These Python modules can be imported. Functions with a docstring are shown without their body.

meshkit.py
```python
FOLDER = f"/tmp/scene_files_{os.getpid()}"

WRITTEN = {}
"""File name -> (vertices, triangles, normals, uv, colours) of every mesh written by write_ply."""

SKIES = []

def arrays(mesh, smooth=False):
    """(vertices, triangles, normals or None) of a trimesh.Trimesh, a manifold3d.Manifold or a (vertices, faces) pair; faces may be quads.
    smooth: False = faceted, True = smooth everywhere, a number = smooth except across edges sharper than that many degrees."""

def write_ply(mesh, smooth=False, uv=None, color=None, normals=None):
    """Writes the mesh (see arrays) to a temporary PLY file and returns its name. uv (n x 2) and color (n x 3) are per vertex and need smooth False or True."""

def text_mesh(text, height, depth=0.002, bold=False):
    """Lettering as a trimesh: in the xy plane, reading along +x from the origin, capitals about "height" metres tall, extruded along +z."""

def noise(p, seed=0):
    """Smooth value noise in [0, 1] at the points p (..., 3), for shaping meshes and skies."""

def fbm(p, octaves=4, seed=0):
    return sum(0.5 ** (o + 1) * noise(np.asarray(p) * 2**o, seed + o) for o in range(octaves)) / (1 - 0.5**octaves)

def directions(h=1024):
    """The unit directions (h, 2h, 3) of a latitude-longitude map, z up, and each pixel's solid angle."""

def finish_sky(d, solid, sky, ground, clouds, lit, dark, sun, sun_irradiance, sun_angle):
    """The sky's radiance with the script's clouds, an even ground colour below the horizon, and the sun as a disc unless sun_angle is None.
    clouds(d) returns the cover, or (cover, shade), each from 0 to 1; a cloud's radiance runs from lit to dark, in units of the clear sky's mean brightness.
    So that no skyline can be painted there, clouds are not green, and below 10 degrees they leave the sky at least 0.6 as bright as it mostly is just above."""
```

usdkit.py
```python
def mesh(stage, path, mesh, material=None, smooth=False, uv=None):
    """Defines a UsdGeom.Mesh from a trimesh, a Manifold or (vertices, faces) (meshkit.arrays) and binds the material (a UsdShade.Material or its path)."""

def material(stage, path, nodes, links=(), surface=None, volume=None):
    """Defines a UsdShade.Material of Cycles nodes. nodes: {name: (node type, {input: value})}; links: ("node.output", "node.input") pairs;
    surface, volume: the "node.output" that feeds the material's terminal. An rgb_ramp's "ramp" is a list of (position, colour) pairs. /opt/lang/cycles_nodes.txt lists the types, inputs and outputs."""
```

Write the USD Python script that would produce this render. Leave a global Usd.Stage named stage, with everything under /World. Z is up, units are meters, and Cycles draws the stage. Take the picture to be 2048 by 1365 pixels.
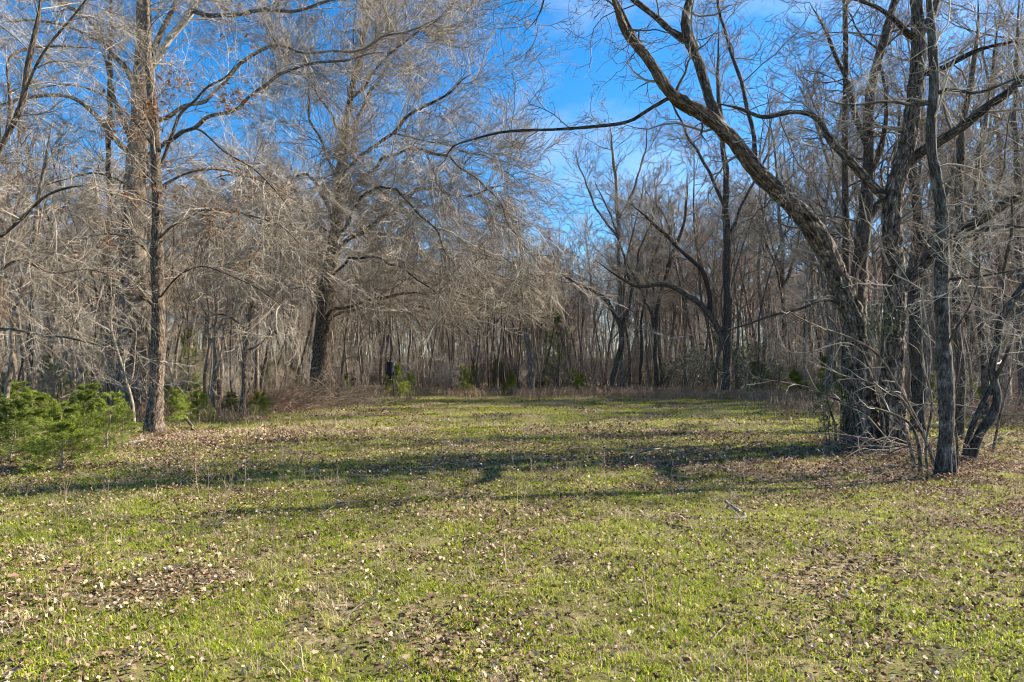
import math
import numpy as np
import trimesh
import usdkit, meshkit
from pxr import Usd, UsdGeom, UsdLux, UsdShade, Gf, Sdf, Vt
from scipy.interpolate import CubicSpline

stage = Usd.Stage.CreateInMemory()
UsdGeom.SetStageUpAxis(stage, UsdGeom.Tokens.z)
UsdGeom.SetStageMetersPerUnit(stage, 1.0)
W = UsdGeom.Xform.Define(stage, '/World')
UsdGeom.Scope.Define(stage, '/World/Looks')

# ------------------------------------------------------------------ camera, sky, sun
FPX = 1365.3          # focal length in photograph pixels (24 mm on 36 mm, 2048 px wide)
CX, CY, EYE = 1024.0, 742.0, 1.6
cam = UsdGeom.Camera.Define(stage, '/World/camera')
cam.CreateFocalLengthAttr(24.0)
cam.CreateHorizontalApertureAttr(36.0)
cam.CreateVerticalApertureOffsetAttr((CY - 682.5) / 2048 * 36)
cam.CreateClippingRangeAttr((0.05, 5000.0))
cam.AddTranslateOp().Set((0, 0, EYE))
cam.AddRotateXOp().Set(90.0)
cam.CreateExposureAttr(1.95)

SUN_AZ = (0.958, 0.287)
SUN_EL = math.radians(34)
rot = math.atan2(SUN_AZ[0], SUN_AZ[1])
sky_m = usdkit.material(stage, '/World/Looks/sky_air', {
    'sky': ('sky_texture', {'sky_type': 'single_scattering', 'sun_disc': False, 'sun_elevation': SUN_EL, 'sun_rotation': rot, 'air_density': 1.0, 'aerosol_density': 0.6, 'ozone_density': 3.0}),
    'hs': ('hsv', {'saturation': 1.42, 'value': 1.04, 'fac': 1.0}),
    'tc': ('texture_coordinate', {}),
    'map': ('mapping', {'scale': (1.0, 1.0, 2.3), 'location': (0.37, 0.2, 0.1)}),
    'n': ('noise_texture', {'scale': 2.6, 'detail': 7.0, 'roughness': 0.6, 'distortion': 0.25}),
    'r': ('rgb_ramp', {'ramp': [(0.0, (0, 0, 0)), (0.50, (0, 0, 0)), (0.76, (0.5, 0.5, 0.5)), (1.0, (0.8, 0.8, 0.8))]}),
    'cl': ('color', {'value': (4.6, 5.0, 5.6)}),
    'mx': ('mix', {'mix_type': 'mix'}),
    'bg': ('background_shader', {'strength': 0.062}),
}, [('sky.color', 'hs.color'), ('tc.generated', 'map.vector'), ('map.vector', 'n.vector'), ('n.fac', 'r.fac'),
    ('r.color', 'mx.fac'), ('hs.color', 'mx.color1'), ('cl.color', 'mx.color2'), ('mx.color', 'bg.color')], surface='bg.background')
dome = UsdLux.DomeLight.Define(stage, '/World/sky')
dome.CreateIntensityAttr(1.0)
UsdShade.MaterialBindingAPI.Apply(dome.GetPrim()).Bind(sky_m)
dome.GetPrim().SetCustomDataByKey('kind', 'structure')
sun = UsdLux.DistantLight.Define(stage, '/World/sun')
sun.CreateNormalizeAttr(True)
sun.CreateIntensityAttr(1.25)
sun.CreateAngleAttr(0.5)
sun.CreateColorAttr((1.0, 0.92, 0.78))
sd = np.array([SUN_AZ[0] * math.cos(SUN_EL), SUN_AZ[1] * math.cos(SUN_EL), math.sin(SUN_EL)])
sd /= np.linalg.norm(sd)
_z = Gf.Vec3d(*sd); _x = Gf.Cross(Gf.Vec3d(0, 0, 1), _z).GetNormalized(); _y = Gf.Cross(_z, _x)
sun.AddTransformOp().Set(Gf.Matrix4d(*_x, 0, *_y, 0, *_z, 0, 0, 0, 30, 1))

# ------------------------------------------------------------------ naming helpers
taken, TRI = {}, [0]
def free(parent, name):
    k = (parent, name)
    n = taken.get(k, -1) + 1
    taken[k] = n
    return f'{parent}/{name}' if n == 0 else f'{parent}/{name}_{n:03d}'

def tag(prim, label=None, cat=None, group=None, kind=None):
    p = prim.GetPrim() if hasattr(prim, 'GetPrim') else prim
    for k, v in (('label', label), ('category', cat), ('group', group), ('kind', kind)):
        if v:
            p.SetCustomDataByKey(k, v)
    return prim

def thing(name, label, cat, loc=(0, 0, 0), rz=0.0, s=1.0, group=None, tilt=(0, 0)):
    x = UsdGeom.Xform.Define(stage, free('/World', name))
    x.AddTranslateOp().Set(Gf.Vec3d(*map(float, loc)))
    if tilt != (0, 0):
        x.AddRotateXYZOp().Set(Gf.Vec3f(float(tilt[0]), float(tilt[1]), float(rz)))
    else:
        x.AddRotateZOp().Set(float(rz))
    if np.ndim(s) or s != 1.0:
        x.AddScaleOp().Set(Gf.Vec3f(*(map(float, s) if np.ndim(s) else (float(s),) * 3)))
    tag(x, label, cat, group)
    return x

tint_rng = np.random.default_rng(5)
def put(parent, name, geo, mat, label=None, kind=None, piece=0):
    """geo: (v, f, n or None, bark or None). parent: a prim or a path."""
    path = parent if isinstance(parent, str) else str(parent.GetPath())
    v, f, n, b, tint = (*geo, None, None, None)[:5]
    if piece:
        tint = np.repeat(tint_rng.random(len(v) // piece), piece)
    m = UsdGeom.Mesh.Define(stage, free(path, name))
    m.CreatePointsAttr(Vt.Vec3fArray.FromNumpy(np.ascontiguousarray(v, np.float32)))
    m.CreateFaceVertexCountsAttr(Vt.IntArray.FromNumpy(np.full(len(f), 3, np.int32)))
    m.CreateFaceVertexIndicesAttr(Vt.IntArray.FromNumpy(np.ascontiguousarray(f, np.int32).ravel()))
    m.CreateSubdivisionSchemeAttr('none')
    m.CreateDoubleSidedAttr(True)
    if n is not None:
        m.CreateNormalsAttr(Vt.Vec3fArray.FromNumpy(np.ascontiguousarray(n, np.float32)))
        m.SetNormalsInterpolation('vertex')
    if b is not None:
        if np.ndim(b) == 1:
            UsdGeom.PrimvarsAPI(m).CreatePrimvar('litter', Sdf.ValueTypeNames.FloatArray, 'vertex').Set(Vt.FloatArray.FromNumpy(np.ascontiguousarray(b, np.float32)))
        else:
            UsdGeom.PrimvarsAPI(m).CreatePrimvar('bark', Sdf.ValueTypeNames.Vector3fArray, 'vertex').Set(Vt.Vec3fArray.FromNumpy(np.ascontiguousarray(b, np.float32)))
    if tint is not None:
        UsdGeom.PrimvarsAPI(m).CreatePrimvar('tint', Sdf.ValueTypeNames.FloatArray, 'vertex').Set(Vt.FloatArray.FromNumpy(np.ascontiguousarray(tint, np.float32)))
    TRI[0] += len(f)
    UsdShade.MaterialBindingAPI.Apply(m.GetPrim()).Bind(mat)
    tag(m, label, kind=kind)
    return m

def join(gs):
    gs = [g for g in gs if g is not None and len(g[1])]
    off = np.cumsum([0] + [len(g[0]) for g in gs])
    cat = lambda i: np.concatenate([g[i] for g in gs]) if all(len(g) > i and g[i] is not None for g in gs) else None
    return np.vstack([g[0] for g in gs]), np.vstack([g[1] + o for g, o in zip(gs, off)]), cat(2), cat(3), cat(4)

# ------------------------------------------------------------------ geometry helpers
def nrm(a):
    return a / (np.linalg.norm(a, axis=-1, keepdims=True) + 1e-12)

def height(x, y):
    x, y = np.broadcast_arrays(np.asarray(x, float), np.asarray(y, float))
    p = np.stack([x * 0.22, y * 0.22, np.zeros_like(x)], -1)
    q = np.stack([x * 1.1, y * 1.1, np.ones_like(x)], -1)
    near = np.clip((np.hypot(x, y) - 1.0) / 5, 0, 1)
    return ((meshkit.noise(p, 5) - 0.5) * 0.16 + (meshkit.noise(q, 6) - 0.5) * 0.05) * near

def at(px, py, Y):
    return np.array([(px - CX) / FPX * Y, Y, EYE - (py - CY) / FPX * Y])

def depth_of(py):
    return EYE * FPX / (py - CY)

def tubes(P, R, sides, cap=True):
    """P (N,K,3), R (N,K): N tubes in one mesh, with radial normals and unbent bark coordinates."""
    N, K, _ = P.shape
    T = np.empty_like(P)
    T[:, 1:-1] = P[:, 2:] - P[:, :-2]
    T[:, 0] = P[:, 1] - P[:, 0]
    T[:, -1] = P[:, -1] - P[:, -2]
    T = nrm(T)
    a = np.cross(T[:, 0], np.where(np.abs(T[:, 0, 2:]) < 0.9, [0, 0, 1.0], [1.0, 0, 0]))
    a = nrm(a)
    A = np.empty_like(P)
    for k in range(K):
        a = nrm(a - T[:, k] * (a * T[:, k]).sum(-1, keepdims=True))
        A[:, k] = a
    B = np.cross(T, A)
    th = np.arange(sides) * 2 * np.pi / sides
    c, s = np.cos(th)[None, None, :, None], np.sin(th)[None, None, :, None]
    D = c * A[:, :, None] + s * B[:, :, None]
    V = P[:, :, None] + R[:, :, None, None] * D
    L = np.concatenate([np.zeros((N, 1)), np.cumsum(np.linalg.norm(np.diff(P, axis=1), axis=-1), 1)], 1)
    rr = R.mean(1)[:, None, None]
    bark = np.stack([np.broadcast_to(rr * np.cos(th), (N, K, sides)), np.broadcast_to(rr * np.sin(th), (N, K, sides)), np.broadcast_to(L[:, :, None], (N, K, sides))], -1)
    n, k, j = np.meshgrid(np.arange(N), np.arange(K - 1), np.arange(sides), indexing='ij')
    base = (n * K + k) * sides
    j2 = (j + 1) % sides
    q0, q1, q2, q3 = base + j, base + j2, base + sides + j2, base + sides + j
    F = np.concatenate([np.stack([q0, q1, q2], -1).reshape(-1, 3), np.stack([q0, q2, q3], -1).reshape(-1, 3)])
    return V.reshape(-1, 3), F, D.reshape(-1, 3), bark.reshape(-1, 3), np.repeat(tint_rng.random(N), K * sides)

def spawn(rng, P, R, n=None, per_m=None, K=5, t=(0.2, 1.0), ang=(35, 65), L=(0.4, 0.7), absL=False, rr=0.55, rmin=0.004, rmax=9.0,
          jit=0.12, trop=(0, 0, 0), tip=0.25, shorten=0.5, flat=0.0):
    """Grows side branches on every branch of (P, R). Returns (points, radii)."""
    N, Kp, _ = P.shape
    if N == 0:
        return np.zeros((0, K, 3)), np.zeros((0, K))
    seg = np.linalg.norm(np.diff(P, axis=1), axis=-1)
    Lp = seg.sum(1)
    want = per_m * Lp * (t[1] - t[0]) if n is None else np.full(N, float(n))
    cnt = np.floor(want + rng.random(N)).astype(int)
    idx = np.repeat(np.arange(N), cnt)
    M = len(idx)
    if M == 0:
        return np.zeros((0, K, 3)), np.zeros((0, K))
    order = np.arange(M) - np.repeat(np.cumsum(cnt) - cnt, cnt)
    tt = t[0] + (t[1] - t[0]) * (order + rng.random(M)) / np.maximum(cnt[idx], 1)
    x = np.clip(tt, 0, 0.999) * (Kp - 1)
    i = x.astype(int)
    fr = (x - i)[:, None]
    p0 = P[idx, i] * (1 - fr) + P[idx, i + 1] * fr
    r0 = (R[idx, i] * (1 - fr[:, 0]) + R[idx, i + 1] * fr[:, 0])
    T = nrm(P[idx, i + 1] - P[idx, i])
    U = np.cross(T, np.array([0, 0, 1.0]) + 0.01 * rng.standard_normal((M, 3)))
    U = nrm(U)
    V = np.cross(U, T)
    phi = rng.random(M) * 2 * np.pi
    if flat:
        side = np.where(rng.random(M) < 0.5, 0, np.pi)
        phi = np.where(rng.random(M) < flat, side + rng.normal(0, 0.45, M), phi)
    al = np.radians(rng.uniform(ang[0], ang[1], M))[:, None]
    d = np.cos(al) * T + np.sin(al) * (np.cos(phi)[:, None] * U + np.sin(phi)[:, None] * V)
    base = np.ones(M) if absL else Lp[idx]
    ln = base * rng.uniform(L[0], L[1], M) * (1 - shorten * tt)
    Q = np.empty((M, K, 3))
    Q[:, 0] = p0
    trop = trop(p0) if callable(trop) else np.asarray(trop, float)
    step = (ln / (K - 1))[:, None]
    for k in range(1, K):
        d = nrm(d + jit * rng.standard_normal((M, 3)) + trop / (K - 1))
        Q[:, k] = Q[:, k - 1] + d * step
    rb = np.clip(np.minimum(r0 * 0.85, r0 * rr * rng.uniform(0.75, 1.15, M)), rmin, rmax)
    rt = np.maximum(rb * tip, rmin * 0.6)
    w = np.linspace(0, 1, K)[None]
    Rr = rb[:, None] * (1 - w) + rt[:, None] * w
    Q[:, :, 2] = np.maximum(Q[:, :, 2], -0.05 + 0.0 * Q[:, :, 2])
    return Q, Rr

def spline(pts, n):
    pts = np.asarray(pts, float)
    s = np.concatenate([[0], np.cumsum(np.linalg.norm(np.diff(pts[:, :3], axis=0), axis=1) + 1e-6)])
    return CubicSpline(s, pts, bc_type='natural')(np.linspace(0, s[-1], n)), s[-1]

def limb(pts, w, Y, step=0.25, flare=0.0, wig=0.0, seed=0, n=None):
    """pts: pixels along a stem with (px, py) or (px, py, Y); w: widths in pixels at its ends or at every point. World points and radii."""
    A = []
    ww = np.interp(np.linspace(0, 1, len(pts)), np.linspace(0, 1, len(w)), w)
    for p, wi in zip(pts, ww):
        y = p[2] if len(p) > 2 else Y
        A.append([*at(p[0], p[1], y), wi / 2 / FPX * y])
    q, ln = spline(A, n or max(4, int(np.linalg.norm(np.diff(np.array(A)[:, :3], axis=0), axis=1).sum() / step)))
    P, R = q[:, :3], np.maximum(q[:, 3], 0.003)
    if wig:
        rng = np.random.default_rng(seed)
        ph = rng.random(6) * 7
        s = np.linspace(0, ln, len(P))
        amp = wig * np.minimum(1, s / 0.8)
        P[:, 0] += amp * (np.sin(s * 1.7 + ph[0]) + 0.5 * np.sin(s * 4.1 + ph[1]))
        P[:, 1] += amp * (np.sin(s * 1.3 + ph[2]) + 0.5 * np.sin(s * 3.7 + ph[3]))
        P[:, 2] += 0.5 * amp * np.sin(s * 2.9 + ph[4])
    if flare:
        P[0, 2] = height(P[0, 0], P[0, 1]) - 0.12
        s = np.concatenate([[0], np.cumsum(np.linalg.norm(np.diff(P, axis=0), axis=1))])
        R = R * (1 + flare * np.exp(-s / 0.38))
    return P, R

def stem(P, R, sides=16, rough=0.0, freq=9.0, seed=0, roots=0.0, resample=0):
    """A thick stem with its bark relief; end closed by tapering."""
    if resample:
        q, _ = spline(np.column_stack([P, R]), resample)
        P, R = q[:, :3], q[:, 3]
    v, f, n, b, tn = tubes(P[None], R[None], sides)
    if rough or roots:
        v = v - n * (0.13 * np.repeat(R, sides))[:, None]
        K = len(P)
        s = b[:, 2]
        th = np.tile(np.arange(sides) * 2 * np.pi / sides, K)
        rr = np.repeat(R, sides)
        d = np.zeros(len(v))
        if roots:
            d += rr * roots * np.exp(-s / 0.30) * (np.cos(4 * th + seed) + 0.6 * np.cos(7 * th + 2 * seed))
        if rough:
            q = np.column_stack([b[:, 0] * freq, b[:, 1] * freq, b[:, 2] * freq * 0.28])
            ridge = 1 - np.abs(2 * meshkit.noise(q, seed) - 1)
            big = meshkit.noise(np.column_stack([b[:, :2] * 3, b[:, 2] * 1.3]), seed + 9) - 0.5
            fine = meshkit.noise(q * 2.7, seed + 4) - 0.5
            d += rough * (ridge - 0.6) * np.minimum(rr, 0.3) + 0.22 * big * rr + 0.5 * rough * fine * np.minimum(rr, 0.3)
        v = v + n * d[:, None]
        fn = np.cross(v[f[:, 1]] - v[f[:, 0]], v[f[:, 2]] - v[f[:, 0]])
        n = np.zeros_like(v)
        for k in range(3):
            np.add.at(n, f[:, k], fn)
        n = nrm(n)
        if (n * (v - np.repeat(P, sides, 0))).sum() < 0:
            n = -n
    return v, f, n, b, tn

# ------------------------------------------------------------------ materials
M = {}
def look(name, nodes, links, surface):
    M[name] = usdkit.material(stage, '/World/Looks/' + name, nodes, links, surface=surface)

def bark(name, dark, mid, pale, scale=1.0, lichen=None, bump=0.5, fleck=0.62, crack=0.6):
    """Fissured bark: plates stretched along the stem, dark cracks, pale patches."""
    nodes = {
        'a': ('attribute', {'attribute': 'bark'}),
        'm': ('mapping', {'scale': (17 * scale, 17 * scale, 5.5 * scale)}),
        'n': ('noise_texture', {'scale': 1.0, 'detail': 8.0, 'roughness': 0.65, 'distortion': 0.6}),
        'r': ('rgb_ramp', {'ramp': [(0.40, dark), (0.49, mid), (0.56, mid), (0.66, pale)]}),
        'm2': ('mapping', {'scale': (3 * scale, 3 * scale, 1.6 * scale)}),
        'n2': ('noise_texture', {'scale': 1.3, 'detail': 5.0, 'roughness': 0.7}),
        'r2': ('rgb_ramp', {'ramp': [(fleck - 0.06, (0, 0, 0)), (fleck + 0.05, (0.75, 0.75, 0.75))]}),
        'vm': ('mapping', {'scale': (22 * scale, 22 * scale, 5.0 * scale)}),
        'ndm': ('mapping', {'scale': (9 * scale, 9 * scale, 3 * scale)}),
        'nd': ('noise_texture', {'scale': 1.0, 'detail': 4.0}),
        'nm': ('mix', {'mix_type': 'multiply', 'fac': 1.0, 'color2': (2.4, 2.4, 2.4)}),
        'vq': ('vector_math', {'math_type': 'add'}),
        'vo': ('voronoi_texture', {'feature': 'distance_to_edge', 'scale': 1.0}),
        'vr': ('rgb_ramp', {'ramp': [(0.0, (0.20, 0.19, 0.18)), (0.07, (0.45, 0.43, 0.41)), (0.24, (1, 1, 1)), (0.6, (1.15, 1.15, 1.15))]}),
        'vx': ('mix', {'mix_type': 'multiply', 'fac': crack}),
        'hb': ('math', {'math_type': 'multiply'}),
        'oi': ('object_info', {}),
        'v': ('map_range', {'from_min': 0.0, 'from_max': 1.0, 'to_min': 0.55, 'to_max': 1.3}),
        'hs': ('hsv', {'fac': 1.0}),
        'mx': ('mix', {'mix_type': 'mix', 'color2': lichen or pale}),
        'b': ('bump', {'strength': bump, 'distance': 0.03}),
        'p': ('principled_bsdf', {'roughness': 0.9, 'specular_ior_level': 0.2}),
    }
    look(name, nodes, [('a.vector', 'm.vector'), ('m.vector', 'n.vector'), ('n.fac', 'r.fac'), ('a.vector', 'm2.vector'), ('m2.vector', 'n2.vector'),
                       ('n2.fac', 'r2.fac'), ('r2.color', 'mx.fac'), ('r.color', 'mx.color1'), ('oi.random', 'v.value'), ('v.result', 'hs.value'),
                       ('nd.color', 'nm.color1'), ('a.vector', 'ndm.vector'), ('ndm.vector', 'nd.vector'), ('vm.vector', 'vq.vector1'), ('nm.color', 'vq.vector2'), ('a.vector', 'vm.vector'), ('vq.vector', 'vo.vector'), ('vo.distance', 'vr.fac'), ('mx.color', 'vx.color1'), ('vr.color', 'vx.color2'), ('vx.color', 'hs.color'), ('hs.color', 'p.base_color'), ('vo.distance', 'hb.value1'), ('n.fac', 'hb.value2'), ('hb.value', 'b.height'), ('b.normal', 'p.normal')], 'p.BSDF')

def island(name, ramp, rough=0.85, trans=0.0, spec=0.2, vary=0.0):
    """Colour picked for every loose piece of the mesh (a leaf, a blade, a twig)."""
    nodes = {
        'g': ('attribute', {'attribute': 'tint'}),
        'r': ('rgb_ramp', {'ramp': ramp}),
        'oi': ('object_info', {}),
        'v': ('map_range', {'from_min': 0.0, 'from_max': 1.0, 'to_min': 1 - vary, 'to_max': 1 + vary}),
        'hs': ('hsv', {'fac': 1.0}),
        'p': ('principled_bsdf', {'roughness': rough, 'specular_ior_level': spec}),
    }
    links = [('g.fac', 'r.fac'), ('r.color', 'hs.color'), ('oi.random', 'v.value'), ('v.result', 'hs.value'), ('hs.color', 'p.base_color')]
    out = 'p.BSDF'
    if trans:
        nodes['t'] = ('translucent_bsdf', {})
        nodes['mc'] = ('mix_closure', {'fac': trans})
        links += [('hs.color', 't.color'), ('p.BSDF', 'mc.closure1'), ('t.BSDF', 'mc.closure2')]
        out = 'mc.closure'
    look(name, nodes, links, out)

bark('bark_shaggy', (0.022, 0.016, 0.012), (0.105, 0.079, 0.060), (0.30, 0.245, 0.195), 1.0, lichen=(0.24, 0.235, 0.20), bump=1.0, fleck=0.66, crack=0.95)
bark('bark_mottled', (0.020, 0.016, 0.014), (0.075, 0.060, 0.049), (0.22, 0.19, 0.16), 1.8, lichen=(0.21, 0.20, 0.175), bump=0.6, fleck=0.56)
bark('bark_oak', (0.028, 0.021, 0.016), (0.135, 0.103, 0.078), (0.28, 0.225, 0.175), 1.5, bump=0.8, fleck=0.68, crack=0.9)
bark('bark_smooth', (0.045, 0.035, 0.027), (0.135, 0.108, 0.083), (0.27, 0.222, 0.175), 0.55, lichen=(0.25, 0.22, 0.185), crack=0.25, bump=0.35, fleck=0.60)
bark('bark_dark', (0.025, 0.020, 0.017), (0.10, 0.077, 0.060), (0.22, 0.175, 0.14), 1.2, bump=0.6, fleck=0.68)
bark('bark_wood', (0.050, 0.038, 0.029), (0.18, 0.14, 0.106), (0.37, 0.30, 0.235), 0.9, bump=0.5, fleck=0.64, crack=0.5)
bark('bark_grey', (0.10, 0.083, 0.066), (0.23, 0.195, 0.158), (0.38, 0.335, 0.285), 1.0, bump=0.4, fleck=0.62)
bark('bark_pale', (0.20, 0.165, 0.13), (0.40, 0.35, 0.29), (0.60, 0.55, 0.48), 1.0, bump=0.3, fleck=0.62)
island('twigs_grey', [(0, (0.15, 0.12, 0.092)), (0.5, (0.31, 0.26, 0.20)), (1, (0.50, 0.45, 0.38))])
island('twigs_tan', [(0, (0.060, 0.046, 0.034)), (0.4, (0.165, 0.130, 0.096)), (0.75, (0.31, 0.26, 0.20)), (1, (0.46, 0.41, 0.34))])
island('twigs_brown', [(0, (0.085, 0.062, 0.046)), (0.6, (0.18, 0.135, 0.10)), (1, (0.30, 0.24, 0.185))])
island('twigs_wood', [(0, (0.10, 0.078, 0.055)), (0.6, (0.24, 0.19, 0.135)), (1, (0.43, 0.36, 0.275))], vary=0.2)
island('twigs_rust', [(0, (0.13, 0.070, 0.045)), (0.6, (0.25, 0.150, 0.095)), (1, (0.33, 0.24, 0.17))], vary=0.15)
island('twigs_dark', [(0, (0.045, 0.036, 0.030)), (0.6, (0.12, 0.098, 0.08)), (1, (0.30, 0.265, 0.22))])
island('oak_leaves', [(0, (0.10, 0.042, 0.018)), (0.5, (0.20, 0.092, 0.040)), (1, (0.32, 0.18, 0.09))], trans=0.35)
island('cedar_leaf', [(0, (0.07, 0.10, 0.022)), (0.55, (0.155, 0.205, 0.038)), (0.9, (0.27, 0.30, 0.06)), (1, (0.22, 0.20, 0.07))], trans=0.3, vary=0.15)
island('cedar_light', [(0, (0.11, 0.15, 0.026)), (0.6, (0.24, 0.30, 0.045)), (1, (0.37, 0.38, 0.09))], trans=0.5, vary=0.15)
island('broad_leaf', [(0, (0.025, 0.045, 0.014)), (0.6, (0.065, 0.105, 0.030)), (1, (0.14, 0.18, 0.06))], rough=0.4, trans=0.2, spec=0.5)
island('grass_blade', [(0, (0.10, 0.155, 0.010)), (0.45, (0.27, 0.325, 0.020)), (0.74, (0.46, 0.46, 0.050)), (0.77, (0.36, 0.30, 0.14)), (1, (0.44, 0.37, 0.21))], trans=0.5, vary=0.28, rough=0.6)
island('straw', [(0, (0.24, 0.175, 0.10)), (0.5, (0.38, 0.30, 0.18)), (1, (0.50, 0.43, 0.29))], trans=0.25, vary=0.15)
island('litter_leaf', [(0, (0.045, 0.026, 0.016)), (0.4, (0.13, 0.076, 0.045)), (0.70, (0.28, 0.185, 0.115)), (0.92, (0.38, 0.285, 0.20)), (1, (0.56, 0.49, 0.40))], trans=0.2, vary=0.1, rough=0.7)
island('weed_brown', [(0, (0.12, 0.076, 0.050)), (0.5, (0.25, 0.165, 0.108)), (1, (0.40, 0.30, 0.20))], vary=0.2)
look('feeder_paint', {'n': ('noise_texture', {'scale': 14.0, 'detail': 4.0}), 'r': ('rgb_ramp', {'ramp': [(0.3, (0.004, 0.006, 0.010)), (0.7, (0.010, 0.015, 0.024))]}),
                      'p': ('principled_bsdf', {'roughness': 0.6, 'specular_ior_level': 0.2})}, [('n.fac', 'r.fac'), ('r.color', 'p.base_color')], 'p.BSDF')
look('galvanised', {'n': ('noise_texture', {'scale': 30.0}), 'r': ('rgb_ramp', {'ramp': [(0.3, (0.35, 0.36, 0.37)), (0.7, (0.6, 0.6, 0.6))]}),
                    'p': ('principled_bsdf', {'roughness': 0.4, 'metallic': 0.8})}, [('n.fac', 'r.fac'), ('r.color', 'p.base_color')], 'p.BSDF')
look('soil', {
    'g': ('geometry', {}), 'a': ('attribute', {'attribute': 'litter'}),
    'n1': ('noise_texture', {'scale': 0.9, 'detail': 6.0, 'roughness': 0.65}),
    'n2': ('noise_texture', {'scale': 42.0, 'detail': 6.0, 'roughness': 0.8}),
    'vo': ('voronoi_texture', {'scale': 24.0, 'randomness': 1.0}),
    'gr': ('rgb_ramp', {'ramp': [(0.36, (0.030, 0.034, 0.009)), (0.46, (0.085, 0.092, 0.020)), (0.54, (0.165, 0.150, 0.052)), (0.66, (0.28, 0.22, 0.12))]}),
    'lr': ('rgb_ramp', {'ramp': [(0.0, (0.055, 0.035, 0.022)), (0.45, (0.15, 0.10, 0.063)), (0.8, (0.28, 0.20, 0.135)), (1.0, (0.42, 0.33, 0.24))]}),
    'sx': ('separate_color', {}),
    'ad': ('math', {'math_type': 'add'}),
    'ml': ('math', {'math_type': 'multiply', 'value2': 0.5}),
    'sc': ('map_range', {'from_min': 0.0, 'from_max': 1.0, 'to_min': -0.55, 'to_max': 0.65}),
    'ad2': ('math', {'math_type': 'add', 'use_clamp': True}),
    'mx': ('mix', {'mix_type': 'mix'}),
    'b': ('bump', {'strength': 0.8, 'distance': 0.03}),
    'p': ('principled_bsdf', {'roughness': 0.95, 'specular_ior_level': 0.1}),
}, [('g.position', 'n1.vector'), ('g.position', 'n2.vector'), ('g.position', 'vo.vector'), ('n1.fac', 'ad.value1'), ('n2.fac', 'ad.value2'), ('ad.value', 'ml.value1'),
    ('ml.value', 'gr.fac'), ('vo.color', 'sx.color'), ('sx.r', 'lr.fac'), ('n2.fac', 'sc.value'), ('sc.result', 'ad2.value1'), ('a.fac', 'ad2.value2'),
    ('ad2.value', 'mx.fac'), ('gr.color', 'mx.color1'), ('lr.color', 'mx.color2'), ('mx.color', 'p.base_color'), ('n2.fac', 'b.height'), ('b.normal', 'p.normal')], 'p.BSDF')

# ------------------------------------------------------------------ ground
EDGE = np.array([[-40, 8], [-22, 14], [-14.5, 18], [-13, 24], [-12.5, 30], [-13, 40], [-12, 47], [0, 50], [9, 48], [14, 43], [15, 34], [15.5, 26], [18, 20], [26, 14], [40, 8]], float)
_ang = np.arctan2(EDGE[:, 0], EDGE[:, 1])
_rad = np.hypot(EDGE[:, 0], EDGE[:, 1])
def edge_r(x, y):
    """Distance from the middle of the clearing's near side to the edge of the wood, in that direction."""
    return np.interp(np.arctan2(x, np.maximum(y, 0.1)), _ang, _rad)

def smooth(a, b, x):
    t = np.clip((x - a) / (b - a), 0, 1)
    return t * t * (3 - 2 * t)

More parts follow.
